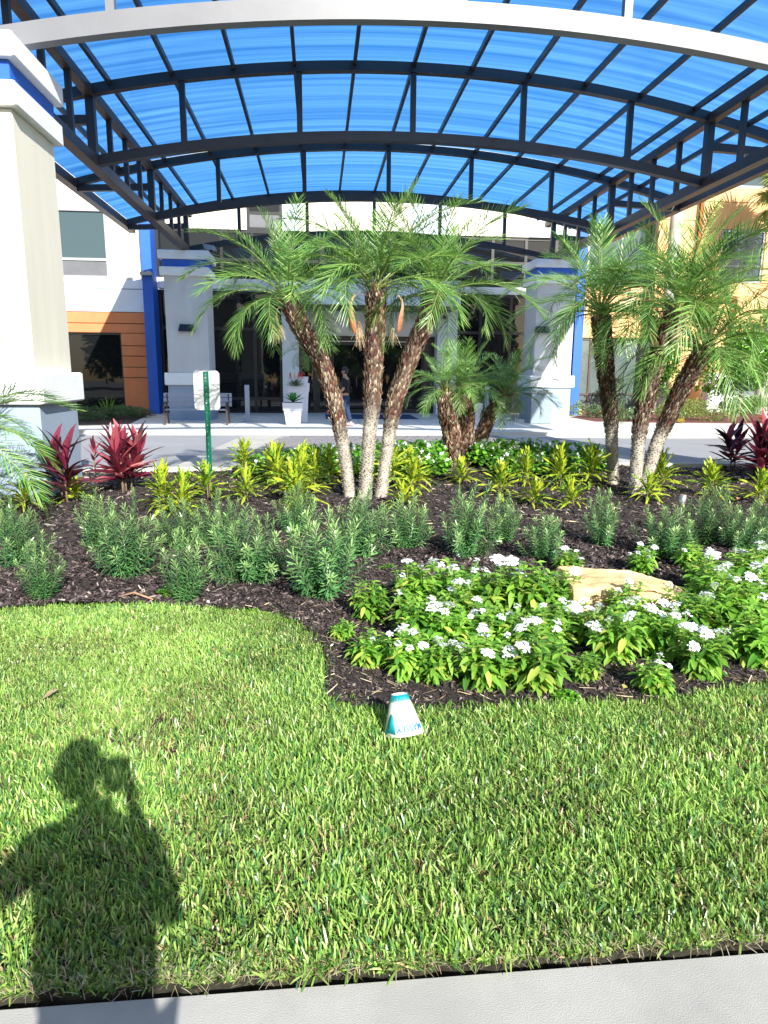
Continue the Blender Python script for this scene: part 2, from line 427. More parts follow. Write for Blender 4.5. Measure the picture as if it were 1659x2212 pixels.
gl.inputs['Color'].default_value = (.8, .9, 1, 1)
m1 = N(t, 'ShaderNodeMixShader'); m1.inputs[0].default_value = .05; t.links.new(trl.outputs[0], m1.inputs[1]); t.links.new(tp.outputs[0], m1.inputs[2])
m2 = N(t, 'ShaderNodeMixShader'); m2.inputs[0].default_value = .04; t.links.new(m1.outputs[0], m2.inputs[1]); t.links.new(gl.outputs[0], m2.inputs[2])
t.links.new(m2.outputs[0], t.nodes['Material Output'].inputs[0])
edges = sorted([XE0+.05]+[CX0+1.12*k for k in range(-6, 8)]+[XE1-.05])
yb = [9.15, 14.36, 19.04, 24.25]
for i in range(len(edges)-1):
    x0, x1 = edges[i]+.012, edges[i+1]-.012
    for y0, y1 in zip(yb[:-1], yb[1:]):
        mb = MB(); xx = np.linspace(x0, x1, 4); vs = []; fs = []
        for x in xx:   # single-wall corrugation-free sheet, 6 mm thick
            z = ztop(x)+.112
            vs += [(x-CX0, y0+.008-9.67, z), (x-CX0, y1-.008-9.67, z)]
        for q in range(3): fs.append((2*q, 2*q+2, 2*q+3, 2*q+1))
        mb.add(vs, fs); mb.build('roof_panel', pmat, canopy)

def pillar(x0, y0, w_, label, lamp=False):
    t_ = thing('canopy_pillar', label, 'pillar', (x0+w_/2, y0+w_/2, 0), 0, 'square pillars carrying the canopy')
    h = w_/2
    MB().bevbox(-h, -h, 1.586, h, h, 4.555, .012).build('shaft', stucco_shaded if y0 > 15 else stucco_cream, t_)
    MB().bevbox(-h-.03, -h-.03, 0, h+.03, h+.03, 1.194, .012).build('base', stucco_blue_grey, t_)
    MB().bevbox(-h-.115, -h-.115, 1.194, h+.115, h+.115, 1.586, .02).build('base_cap', stucco_white, t_)
    MB().bevbox(-h-.10, -h-.10, 4.555, h+.10, h+.10, 4.82, .015).build('lower_cap', stucco_white, t_)
    MB().bevbox(-h-.03, -h-.03, 4.82, h+.03, h+.03, 5.05, .01).build('blue_band', blue_paint, t_)
    MB().bevbox(-h-.13, -h-.13, 5.05, h+.13, h+.13, 5.31, .015).build('upper_cap', stucco_white, t_)
    return t_
pw = 1.30
pillar(-3.47-pw, 9.02, pw, 'nearest cream pillar at the left edge with palm fronds across its base')
pillar(7.2, 9.02, pw, 'near pillar just past the right edge of the view')
pillar(-3.47-pw, 23.08, pw, 'far shade-grey stucco pillar behind the bench and the sign')
pillar(7.2, 23.08, pw, 'far pillar right of the door, its lower corner in sun')
def wall_lamp(x, y, z, label):
    t_ = thing('wall_lamp', label, 'lamp', (x, y, z), 0, 'black wedge lamps on the pillars')
    MB().add([(-.22, 0, .11), (.22, 0, .11), (.25, 0, -.11), (-.25, 0, -.11), (-.2, -.1, .11), (.2, -.1, .11), (.24, -.2, -.10), (-.24, -.2, -.10)],
             [(0, 1, 2, 3), (4, 7, 6, 5), (0, 4, 5, 1), (3, 2, 6, 7), (0, 3, 7, 4), (1, 5, 6, 2)]).build('housing', black_frame, t_)
    MB().box(-.2, -.16, -.125, .2, -.02, -.112).build('lens', silver_frame, t_)
wall_lamp(-4.13, 23.07, 2.98, 'black wedge wall lamp on the far left pillar')
wall_lamp(7.42, 23.07, 3.08, 'black wedge wall lamp on the far right pillar')
t_ = thing('floodlight', 'small floodlight standing on top of the far left pillar', 'lamp', (-3.3, 23.3, 5.312))
MB().box(-.03, -.03, 0, .03, .03, .12).build('bracket', bronze, t_)
MB().add([(-.2, -.1, .1), (.14, -.1, .05), (.17, .1, .05), (-.17, .1, .1), (-.26, -.1, .24), (.08, -.1, .19), (.11, .1, .19), (-.23, .1, .24)],
         [(0, 3, 2, 1), (4, 5, 6, 7), (0, 1, 5, 4), (1, 2, 6, 5), (2, 3, 7, 6), (3, 0, 4, 7)]).build('lamp_head', silver_frame, t_)

# ================================================================== HOTEL BUILDING
H = thing('hotel_building', 'hotel front with orange, cream, apricot and blue stucco walls and dark glass entrance', 'building', (0, 27.2, 0))
H.location = (0, 0, 0)
def wallp(name, x0, x1, z0, z1, y, mat, depth=.3, parent=None): return MB().box(x0, y, z0, x1, y+depth, z1).build(name, mat, parent or H)
def window(x0, x1, z0, z1, y, gmat, fmat, mull=(), trans=(), fw_=.07, proud=.05, grille=None):
    f = MB()
    f.box(x0, y-proud, z0, x1, y+.06, z0+fw_).box(x0, y-proud, z1-fw_, x1, y+.06, z1)
    f.box(x0, y-proud, z0+fw_, x0+fw_, y+.06, z1-fw_).box(x1-fw_, y-proud, z0+fw_, x1, y+.06, z1-fw_)
    zz = [z0+fw_]+[q for q in trans]+[z1-fw_]; xx = [x0+fw_]+list(mull)+[x1-fw_]
    for q in mull: f.box(q-fw_/2, y-proud+.004, z0+fw_, q+fw_/2, y+.05, z1-fw_)
    for q in trans: f.box(x0+fw_, y-proud+.008, q-fw_/2, x1-fw_, y+.046, q+fw_/2)
    wnd = f.build('window', fmat, H)
    for i in range(len(xx)-1):
        for j in range(len(zz)-1):
            if grille and j == 0 and grille == 'low':
                g = MB(); n = 16
                for q in range(n):
                    za = zz[0]+(zz[1]-zz[0])*q/n; g.bar((xx[i], y, za+.01), (xx[i+1], y, za+.01), .05, .014, (0, .5, 1))
                g.build('grille', silver_frame, wnd)
                MB().box(xx[i], y+.03, zz[0], xx[i+1], y+.045, zz[1]).build('grille_back', black_frame, wnd)
            else: MB().box(xx[i], y+.0, zz[j], xx[i+1], y+.02, zz[j+1]).build('pane', gmat, wnd)
    return wnd
YL = 26.8
# left wing: orange boards with a window opening X -10.5..-7.17, z .3...2.99
def boards(levels, x0, x1, y, mat, holes, depth=.3, groove=.022):
    for z0, z1 in zip(levels[:-1], levels[1:]):
        segs = [(x0, x1)]
        for hx0, hx1, hz0, hz1 in holes:
            if z0 < hz1-.01 and z1 > hz0+.01:
                ns_ = []
                for a, b in segs:
                    if hx0 > a: ns_.append((a, min(b, hx0)))
                    if hx1 < b: ns_.append((max(a, hx1), b))
                segs = [s for s in ns_ if s[1]-s[0] > .01]
        for a, b in segs: MB().bevbox(a, y, z0+groove/2, b, y+depth, z1-groove/2, .008).build('wall_panel', mat, H)
    x0b, x1b = x0, x1
holeL = (-11.2, -7.17, .14, 2.99)
boards([0, .14, 1.39, 1.77, 2.17, 2.54, 2.99, 3.33, 3.73], -14, -6.23, YL, stucco_orange, [holeL])
wallp('backing_wall', -14, -11.2, 0, 3.73, YL+.12, bronze_brown, .4)
wallp('backing_wall', -7.17, -6.3, 0, 3.73, YL+.12, bronze_brown, .4)
wallp('backing_wall', -11.2, -7.17, 2.99, 3.73, YL+.12, bronze_brown, .4)
window(-11.2, -7.17, .14, 2.99, YL+.14, glass_dark, black_frame, mull=(-9.2,), trans=(.82,), fw_=.06)
boards([3.73, 4.54, 4.89], -14, -6.23, YL+.02, stucco_cloud, [])
wallp('backing_wall', -14, -6.3, 3.73, 4.89, YL+.14, bronze_brown, .3)
# cream upper wall with guest-room window
for a, b, c, d in ((-14, -9.2, 4.89, 14), (-7.43, -6.22, 4.89, 14), (-9.2, -7.43, 7.25, 14)): wallp('upper_wall', a, b, c, d, YL+.04, stucco_cream, .3)
window(-9.2, -7.43, 4.89, 7.25, YL+.10, glass_up, silver_frame, trans=(5.54,), fw_=.09, proud=.07, grille='low')
# blue fin
MB().bevbox(-6.22, YL-.35, 0, -5.86, YL+.5, 13, .01).build('blue_fin', blue_paint, H)
# storefront left of the entrance, plane 27.3
YS = 27.3
window(-5.86, -1.34, 0.02, 4.6, YS, glass_dark, black_frame, mull=(-5.2, -3.95, -2.38), trans=(.63, 3.22), fw_=.11)
wallp('white_band', -5.86, -1.34, 4.64, 5.02, YS-.12, stucco_white, .4)
window(-5.86, .2, 5.02, 6.75, YS, glass_dark, black_frame, mull=(-4.7, -3.5, -2.38, -1.0), trans=(5.7,), fw_=.11)
# upper wall over the entrance
for a, b, c, d, mt in ((-5.86, -4.6, 6.75, 14, stucco_cream), (-4.6, -2.55, 6.75, 14, stucco_cream), (-1.25, -.55, 6.75, 14, stucco_cloud), (-.55, 3.6, 6.75, 14, stucco_cream), (3.6, 5.0, 6.75, 14, stucco_cloud), (5.0, 8.1, 6.75, 14, stucco_cream), (8.1, 10.0, 6.75, 14, stucco_cloud)):
    wallp('upper_wall', a, b, c, d, YS-.1-(.06 if mt is stucco_cloud else 0), mt, .4)
window(-2.55, -1.25, 6.75, 9.0, YS, glass_dark, black_frame, trans=(7.35,), grille='low', fw_=.1)
wallp('upper_wall', -2.55, -1.25, 9.0, 14, YS-.1, stucco_cream, .4)
window(.2, 10.0, 4.9, 6.75, YS+.02, glass_dark, black_frame, mull=(1.5, 2.8, 4.1, 5.4, 6.7, 8.0, 9.2), trans=(5.8,), fw_=.11)
# entrance: white piers, projecting slab, doors
MB().bevbox(-1.34, 26.9, 0.06, -.72, 28.0, 4.64, .01).build('white_pier', stucco_white, H)
MB().bevbox(4.56, 26.9, 0.06, 5.34, 28.0, 4.64, .01).build('white_pier', stucco_white, H)
MB().bevbox(-.72, 27.55, 3.03, 4.56, 28.0, 4.64, .01).build('door_header', stucco_white, H)
MB().bevbox(-.55, 25.0, 3.96, 5.05, 27.5, 4.82, .012).build('entrance_slab', stucco_white, H)
MB().box(-.5, 25.05, 3.90, 5.0, 26.85, 3.957).build('soffit', bronze_brown, H)
for x in (.4, 2.4, 4.2): MB().tube([(x, 25.9, 3.893), (x, 25.9, 3.899)], .07, 12).build('downlight', silver_frame, H)
wallp('white_band', 5.34, 10.0, 4.64, 4.9, YS-.12, stucco_white, .4)
wallp('white_band', -1.34, 5.34, 4.645, 4.9, YS+.35, stucco_white, .3)
window(5.34, 10.0, .02, 4.64, YS, glass_dark, black_frame, mull=(6.3, 7.5, 8.7), trans=(.9, 3.2), fw_=.11)
fr = MB().box(-.72, 27.5, .06, .0, 27.7, .16).box(.0, 27.5, 2.84, 4.56, 27.66, 3.03).box(4.15, 27.5, .06, 4.56, 27.66, 2.84).box(-.72, 27.5, 2.84, 0, 27.66, 3.03).box(-.20, 27.5, .16, .0, 27.66, 2.84)
fr = fr.build('door_frame', black_frame, H)
MB().box(-.72, 27.58, .16, -.20, 27.6, 2.84).build('pane', glass_dark, fr)
for x0, x1 in ((0.0, .55), (.55, 1.95), (1.95, 3.45), (3.45, 4.15)):
    yy = 27.56 if x0 in (.55, 1.95) else 27.61
    dl = MB().box(x0, yy, .07, x0+.07, yy+.05, 2.83).box(x1-.07, yy, .07, x1, yy+.05, 2.83).box(x0+.07, yy, .07, x1-.07, yy+.05, .22).box(x0+.07, yy, 2.70, x1-.07, yy+.05, 2.83)
    dl = dl.build('door_leaf', black_frame, H)
    MB().box(x0+.07, yy+.02, .22, x1-.07, yy+.03, 2.70).build('pane', glass_dark, dl)
# small security camera and fittings
MB().tube([(4.8, 26.88, 3.75), (4.8, 26.75, 3.72)], .07, 10).build('security_camera', black_frame, H)
# right blue fin and apricot wing
MB().bevbox(10.0, 27.0, 0, 10.35, 28.9, 13, .01).build('blue_fin', blue_paint, H)
YR = 30.2
MB().box(10.2, 28.9, 0, 10.4, YR+.3, 13).build('return_wall', stucco_apricot, H)
hR = [(10.9, 14.85, .04, 3.22)]
boards([0, .04, 3.22, 4.06, 4.55, 5.03], 10.4, 18.3, YR, stucco_apricot, hR)
wallp('backing_wall', 14.85, 18.3, 0, 3.22, YR+.12, bronze_brown, .3)
wallp('backing_wall', 10.4, 18.3, 3.22, 5.03, YR+.14, bronze_brown, .3)
window(10.9, 14.85, .04, 3.22, YR+.12, glass_blind, bronze_brown, mull=(12.0,), trans=(.78,), fw_=.09)
hole1 = (11.6, 14.6, 5.42, 8.18)
boards([5.03, 5.42, 8.18, 8.87, 12, 14], 10.4, 16.38, YR, stucco_apricot, [hole1])
wallp('backing_wall', 14.6, 16.38, 5.03, 14, YR+.14, bronze_brown, .3); wallp('backing_wall', 10.4, 14.6, 8.18, 14, YR+.14, bronze_brown, .3); wallp('backing_wall', 10.4, 14.6, 5.03, 5.42, YR+.14, bronze_brown, .3)
window(11.6, 14.6, 5.42, 8.18, YR+.12, glass_up, silver_frame, mull=(13.1,), fw_=.08)
YB = YR-.4
hb = [(17.3, 19.3, 5.6, 7.78), (17.3, 19.3, 8.87+.6, 11.3)]
boards([5.03, 5.6, 7.78, 8.87, 9.47, 11.3, 12, 14], 16.38, 26, YB, stucco_apricot, hb)
wallp('backing_wall', 19.3, 26, 5.03, 14, YB+.14, bronze_brown, .3); wallp('backing_wall', 16.4, 17.3, 5.03, 14, YB+.14, bronze_brown, .3)
wallp('backing_wall', 17.3, 19.3, 7.78, 9.47, YB+.14, bronze_brown, .3)
window(17.3, 19.3, 5.6, 7.78, YB+.10, glass_up, silver_frame, trans=(6.3,), fw_=.09)
window(17.3, 19.3, 9.47, 11.3, YB+.10, glass_up, silver_frame, trans=(10.0,), fw_=.09)
wallp('lower_lintel', 18.3, 26, 3.3, 5.03, YB, stucco_apricot, .5)
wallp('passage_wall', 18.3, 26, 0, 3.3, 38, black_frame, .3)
MB().box(16.4, YB, 5.0, 18.3, YR, 5.03).build('ledge_soffit', stucco_apricot, H)

# strip lamp on the fin
t_ = thing('fin_lamp', 'small grey box lamp fixed on the blue wall fin', 'lamp', (-6.04, 26.44, 5.02))
MB().box(-.2, -.22, -.05, .2, 0, .05).build('housing', silver_frame, t_); MB().box(-.16, -.2, .05, -.06, -.02, .09).build('fin', silver_frame, t_); MB().box(.03, -.2, .05, .14, -.02, .09).build('fin', silver_frame, t_)

#@@PART2@@
# ================================================================== MULCH CHIPS
def in_view(x, y, mrg=.5):
    c, s = math.cos(YAW), math.sin(YAW); r = x*c-y*s; z = x*s+y*c
    return np.abs(r) < z*.575+mrg
def chips(n, ymin, ymax, lmin, lmax, wmul, cols, p, zl=.012, tilt=.35, poly=BED, seed=1):
    g = np.random.default_rng(seed)
    x = g.uniform(-5, 8.5, n*3); y = g.uniform(ymin, ymax, n*3); k = inside(x, y, poly) & in_view(x, y)
    x, y = x[k][:n], y[k][:n]; n = len(x); z = gz(x, y)+g.uniform(.0, zl, n)+.003
    a = g.uniform(0, 2*np.pi, n); el = g.normal(0, tilt, n); D = np.stack([np.cos(a)*np.cos(el), np.sin(a)*np.cos(el), np.sin(el)], 1)
    ro = g.normal(0, .5, n); S = np.stack([-np.sin(a)*np.cos(ro), np.cos(a)*np.cos(ro), np.sin(ro)], 1)
    L = g.uniform(lmin, lmax, n); B = np.stack([x, y, z], 1)-D*L[:, None]/2
    return leaves(B, D, S, L, L*wmul*g.uniform(.6, 1.4, n), [(0, .7), (.45, 1), (1, .5)], droop=g.uniform(-.1, .25, n), fold=.12, col=rcol(n, cols, p, .35, g))
brown = [(.045, .033, .033), (.082, .060, .058), (.024, .018, .018), (.15, .12, .115), (.34, .29, .25)]
far = chips(34000, 6.0, 12.2, .025, .075, .30, brown, [.32, .3, .2, .14, .04], seed=2)
near = chips(34000, 4.0, 6.5, .018, .065, .30, brown, [.33, .3, .2, .13, .04], seed=3)
near2 = chips(30000, 3.0, 4.8, .008, .028, .45, brown, [.42, .27, .2, .08, .03], seed=4)
straw = chips(2600, 3.0, 4.6, .03, .09, .05, [(.42, .33, .20), (.30, .22, .13), (.55, .46, .33)], None, tilt=.2, seed=5)
straw2 = chips(900, 6.3, 11.8, .05, .16, .10, [(.38, .30, .16), (.45, .38, .22)], None, tilt=.2, seed=6)
stuff(put('mulch_chips', bm_mesh('mulch_chips', [far, near, near2, straw, straw2], chipm)))

# ================================================================== LAWN GRASS
def grass():
    g = np.random.default_rng(11); out = []
    def batch(n, y0, y1, L0, L1, W0, W1, x0=-3.6, x1=4.2):
        x = g.uniform(x0, x1, n); y = g.uniform(y0, y1, n)
        k = inside(x, y, LAWN) & in_view(x, y, .35)
        x, y = x[k], y[k]; n = len(x)
        cl = vnoise(x, y, .33); dry = np.clip(vnoise(x+3, y+9, .5)*.8+vnoise(x, y, .09)*.5, 0, 1)
        dens = (g.uniform(0, 1, n) < .82+.25*vnoise(x, y, .07)) & ~((dry > .7) & (y < 3.2) & (g.uniform(0, 1, n) < .5))
        x, y, cl, dry = x[dens], y[dens], cl[dens], dry[dens]; n = len(x)
        a = g.uniform(0, 2*np.pi, n); el = np.radians(g.normal(58, 20, n).clip(4, 88))
        lean = vnoise(x, y, .16)*1.5; a = a*.75+lean
        D = np.stack([np.cos(a)*np.cos(el), np.sin(a)*np.cos(el), np.sin(el)], 1)
        b = a+np.pi/2+g.normal(0, .8, n); S = np.stack([np.cos(b), np.sin(b), np.zeros(n)], 1)
        L = g.uniform(L0, L1, n)*(1+.25*cl); W = g.uniform(W0, W1, n)
        c = rcol(n, [(.20, .36, .065), (.29, .46, .10), (.10, .23, .04), (.42, .52, .18), (.07, .21, .07)], [.34, .26, .2, .1, .1], .18, g)
        c = c*(1+.22*cl[:, None]); yel = np.clip(-vnoise(x+5, y, .8), 0, 1)[:, None]*.5*(y > 2.9)[:, None]
        c = c*(1-yel)+np.array([.34, .52, .11])*yel
        dead = g.uniform(0, 1, n) < (.05+.20*dry); c[dead] = rcol(int(dead.sum()), [(.42, .34, .17), (.30, .22, .12), (.16, .10, .06)], [.55, .3, .15], .2, g)
        L[dead] *= .8
        tc = c*arr(1.25, 1.15, 1.3)
        B = np.stack([x, y, np.full(n, .002)], 1)
        out.append(leaves(B, D, S, L, W, [(0, .7), (.4, 1), (.8, .8), (1, .12)], droop=g.uniform(.05, .5, n), col=c*.9, tipcol=tc))
    batch(9000, 1.58, 1.66, .025, .055, .004, .008, -1.8, 2.3)
    batch(88000, 1.58, 2.6, .025, .080, .0032, .0078, -1.8, 2.3)
    batch(125000, 2.6, 3.7, .025, .068, .003, .0065, -2.4, 3.0)
    batch(80000, 3.7, 4.8, .025, .060, .0035, .007, -3.1, .6)
    # thatch : dry stems near the ground
    n = 26000; x = g.uniform(-3, 3.2, n); y = g.uniform(1.59, 4.6, n); k = inside(x, y, LAWN) & in_view(x, y, .3); x, y = x[k], y[k]; n = len(x)
    a = g.uniform(0, 6.28, n); el = g.normal(.1, .25, n); D = np.stack([np.cos(a)*np.cos(el), np.sin(a)*np.cos(el), np.sin(el)], 1); S = np.stack([-np.sin(a), np.cos(a), 0*a], 1)
    B = np.stack([x, y, g.uniform(.006, .028, n)], 1)
    out.append(leaves(B, D, S, g.uniform(.02, .06, n), g.uniform(.0015, .005, n), [(0, .8), (.5, 1), (1, .4)], droop=.1, col=rcol(n, [(.30, .24, .13), (.16, .15, .05), (.08, .12, .025)], None, .3, g)))
    # dry fringe at the sidewalk edge
    n = 2600; x = g.uniform(-1.6, 2.1, n); y = 1.58+np.abs(g.normal(0, .045, n)); a = g.uniform(0, 6.28, n); el = g.normal(.35, .4, n)
    D = np.stack([np.cos(a)*np.cos(el), np.sin(a)*np.cos(el), np.sin(el)], 1); S = np.stack([-np.sin(a), np.cos(a), 0*a], 1); B = np.stack([x, y, g.uniform(.0, .03, n)], 1)
    out.append(leaves(B, D, S, g.uniform(.02, .05, n), g.uniform(.0010, .0026, n), [(0, .8), (.5, 1), (1, .4)], droop=.2, col=rcol(n, [(.50, .42, .27), (.34, .27, .17), (.60, .52, .38)], None, .2, g)))
    # stray blades creeping over the mulch edge
    t_ = g.uniform(0, len(LEDGE)-1.001, 2600); i = t_.astype(int); f = t_-i; P = LEDGE[i]*(1-f[:, None])+LEDGE[i+1]*f[:, None]; P = P+g.normal(0, .035, P.shape)
    n = len(P); a = g.uniform(0, 6.28, n); el = np.radians(g.normal(50, 20, n).clip(5, 85)); D = np.stack([np.cos(a)*np.cos(el), np.sin(a)*np.cos(el), np.sin(el)], 1); S = np.stack([-np.sin(a), np.cos(a), 0*a], 1)
    out.append(leaves(np.stack([P[:, 0], P[:, 1], 0*a], 1), D, S, g.uniform(.03, .08, n), g.uniform(.004, .008, n), [(0, .7), (.4, 1), (.8, .8), (1, .12)], droop=.3, col=rcol(n, [(.16, .32, .03), (.10, .24, .03)], None, .2, g)))
    return out
stuff(put('lawn_grass', bm_mesh('lawn_grass', grass(), grassm)))

# ================================================================== PLANT MESHES
g = np.random.default_rng(21)
def podocarpus(seed, nb=26, spread=.55, h=.62):
    g = np.random.default_rng(seed); P = []; paths = []; rad = []
    for b in range(nb):
        az = b*2.4+g.uniform(-.3, .3); out = spread*(.15+.85*math.sqrt(b/nb))*g.uniform(.75, 1.1); hh = h*(1-.62*(b/nb))*g.uniform(.75, 1.12)
        t = np.linspace(0, 1, 9)[:, None]; d = arr(math.cos(az), math.sin(az), 0)
        path = d*(out*.72*(t**.7))+arr(0, 0, 1)*hh*(t**1.25)+g.normal(0, .006, (9, 3))*t
        path[0] = d*.012
        paths.append(path); rad.append(np.linspace(.0055, .0014, 9))
        n = int(88*hh/h)+34; s = np.linspace(.10, 1, n); idx = s*8; i0 = np.minimum(idx.astype(int), 7); f = (idx-i0)[:, None]
        B = path[i0]*(1-f)+path[i0+1]*f; T = nrm(path[np.minimum(i0+1, 8)]-path[i0])
        a = np.arange(n)*2.4+g.uniform(-.2, .2, n); u = nrm(np.cross(T, arr(.3, .2, 1))); v = np.cross(T, u)
        R = u*np.cos(a)[:, None]+v*np.sin(a)[:, None]; up_ = np.clip((s-.8)/.2, 0, 1)[:, None]
        D = nrm(T*(.55+.75*up_)+R*1.0); S = np.cross(D, T); L = g.uniform(.062, .105, n)*(1-.35*up_[:, 0]); W = g.uniform(.0075, .0110, n)
        young = np.clip((s-.72)/.28, 0, 1)[:, None]*g.uniform(.3, 1)
        c = rcol(n, [(.065, .185, .055), (.115, .275, .080), (.035, .115, .04)], None, .2, g)
        c = c*(1-young)+np.array([.34, .50, .17])*young
        P.append(leaves(B, D, S, L, W, [(0, .4), (.3, 1), (.8, .9), (1, .1)], droop=.12, col=c))
    fol = bm_mesh('foliage', P, needle)
    for k in range(3):
        az = g.uniform(0, 6.28); q = g.uniform(.04, .09); paths.append(arr((0, 0, -.02), (q*.4*math.cos(az), q*.4*math.sin(az), .06), (q*math.cos(az), q*math.sin(az), .14))); rad.append(arr(.013, .010, .006))
    st = tubes_np(paths, rad, 5, arr(.12, .10, .06)); return fol, mesh_np('stem', st[0], [st[1]], barkm, st[2], True)
PODO = [podocarpus(31), podocarpus(32, 20, .42, .70), podocarpus(33, 30, .62, .58), podocarpus(34, 23, .5, .66)]
def plant(kind, name, label, cat, group, x, y, h, w_, protos, hproto, wproto, parts=('foliage', 'stem'), z=None):
    i = rnd.randrange(len(protos)); pr = protos[i]
    sc = h/hproto
    t_ = thing(name, label, cat, (x, y, float(gz(x, y))-.01 if z is None else z), rnd.uniform(0, 6.28), group)
    sx = .5*sc+.5*w_/wproto
    t_.scale = (sx*rnd.uniform(.88, 1.12), sx*rnd.uniform(.88, 1.12), sc)
    t_.rotation_euler = (rnd.uniform(-.14, .14), rnd.uniform(-.14, .14), t_.rotation_euler[2])
    for p, me in zip(parts, pr): put(p, me, t_)
    return t_
SHR = [(-2.48, 5.79, .59, .48, 'tall podocarpus shrub at the left edge behind the front left corner shrub'),
 (-1.95, 4.86, .45, .47, 'podocarpus shrub with a yellowed heart touching the lawn at far left'),
 (-2.00, 6.38, .60, .54, 'podocarpus shrub in front of the nearest pillar base, left of the red cordyline'),
 (-1.53, 5.46, .73, .54, 'broad podocarpus shrub right of the bare mulch gap at the left'),
 (-1.25, 6.25, .56, .50, 'podocarpus shrub just below the brightest yellow croton'),
 (-.96, 4.79, .57, .53, 'podocarpus shrub with splayed branches standing at the lawn edge'),
 (-.54, 5.33, .65, .58, 'rounded podocarpus shrub midway between the lawn edge and the signpost'),
 (.03, 4.83, .77, .64, 'largest front podocarpus shrub with pale forked stems at its foot'),
 (-.24, 6.94, .53, .42, 'podocarpus shrub just left of the foot of the triple palm'),
 (.32, 5.91, .66, .49, 'upright podocarpus shrub in front of the triple palm trunks'),
 (.81, 6.21, .59, .39, 'slim podocarpus shrub right of the triple palm trunks'),
 (1.29, 5.85, .71, .52, 'tall podocarpus shrub behind the white pentas mass'),
 (1.80, 6.42, .51, .37, 'small podocarpus shrub beside the tall one behind the pentas'),
 (1.96, 5.69, .48, .46, 'low podocarpus shrub directly behind the left end of the boulder'),
 (2.70, 6.21, .60, .44, 'thin podocarpus shrub behind the boulder, standing alone on the mulch'),
 (3.06, 5.73, .55, .57, 'podocarpus shrub left of the small metal spotlight'),
 (3.69, 6.12, .65, .56, 'bushy podocarpus shrub right of the small metal spotlight'),
 (3.93, 5.92, .51, .55, 'low podocarpus shrub near the right edge behind the pentas'),
 (4.28, 6.08, .59, .47, 'podocarpus shrub cut by the right edge of the view'),
 (-.96, 6.41, .57, .47, 'podocarpus shrub straight in front of the green signpost'),
 (-3.08, 6.91, .37, .35, 'small podocarpus shrub at the left edge under the pillar')]
for x, y, h, w_, lb in SHR: plant('p', 'podocarpus_shrub', lb, 'shrub', 'podocarpus shrubs in the mulch', x, y, h*.95, w_*.72, PODO, .64, .62)

# broad leaf meshes --------------------------------------------------
def one_leaf(name, L, W, prof, droop, fold, col, tip, mat, wavy=0., seed=0):
    g = np.random.default_rng(seed); v, q, c = leaves(arr((0, 0, 0)), arr((1, 0, 0)), arr((0, 1, 0)), L, W, prof, droop, fold, arr(col), arr(tip))
    if wavy:
        t = v[:, 0]/L; v[:, 2] += wavy*np.sin(t*30+v[:, 1]*60)*np.abs(v[:, 1])/W*2; v[:, 1] += wavy*.6*np.sin(t*17)
    return mesh_np(name, v, [q], mat, c, True)
# croton: leaf material with yellow variegation
crm, t, b = newmat('croton_leaf')
tc = N(t, 'ShaderNodeTexCoord'); oi = N(t, 'ShaderNodeObjectInfo'); ad = N(t, 'ShaderNodeVectorMath', operation='ADD')
t.links.new(tc.outputs['Object'], ad.inputs[0]); t.links.new(oi.outputs['Location'], ad.inputs[1])
ns = N(t, 'ShaderNodeTexNoise'); ns.inputs['Scale'].default_value = 42; ns.inputs['Detail'].default_value = 2; t.links.new(ad.outputs[0], ns.inputs['Vector'])
mr = N(t, 'ShaderNodeMath', operation='MULTIPLY_ADD'); mr.inputs[1].default_value = .34; mr.inputs[2].default_value = -.07; t.links.new(oi.outputs['Random'], mr.inputs[0])
sm = N(t, 'ShaderNodeMath', operation='ADD'); t.links.new(ns.outputs['Fac'], sm.inputs[0]); t.links.new(mr.outputs[0], sm.inputs[1])
cr = N(t, 'ShaderNodeValToRGB'); cr.color_ramp.interpolation = 'LINEAR'
cr.color_ramp.elements[0].position = .47; cr.color_ramp.elements[0].color = (.06, .19, .02, 1)
cr.color_ramp.elements[1].position = .60; cr.color_ramp.elements[1].color = (.46, .53, .04, 1)
e_ = cr.color_ramp.elements.new(.53); e_.color = (.26, .42, .03, 1)
t.links.new(sm.outputs[0], cr.inputs[0]); t.links.new(cr.outputs[0], b.inputs['Base Color']); b.inputs['Roughness'].default_value = .35
tr = N(t, 'ShaderNodeBsdfTranslucent'); t.links.new(cr.outputs[0], tr.inputs[0]); ms = N(t, 'ShaderNodeMixShader'); ms.inputs[0].default_value = .3
t.links.new(b.outputs[0], ms.inputs[1]); t.links.new(tr.outputs[0], ms.inputs[2]); t.links.new(ms.outputs[0], t.nodes['Material Output'].inputs[0])
cprof = [(0, .15), (.12, .7), (.3, 1), (.45, .75), (.6, 1), (.75, .8), (.9, .6), (1, .05)]
CL = [one_leaf('leaf', .27, .043, cprof, dr, .25, (1, 1, 1), (1, 1, 1), crm, .012, s) for s, dr in enumerate((.12, .55, .95))]
cst = MB(); cst.tube([(0, 0, -.02), (.005, 0, .1), (0, .004, .24)], [.011, .009, .006], 7)
cst2 = MB().tube([(0, 0, 0), (.05, .02, .08), (.08, .03, .17)], [.007, .006, .004], 6)
cstm = cst.mesh('stem', barkm, True)
for me in (cstm,):
    a = me.color_attributes.new('Col', 'FLOAT_COLOR', 'POINT'); a.data.foreach_set('color', [v for _ in me.vertices for v in (.16, .13, .08, 1)])
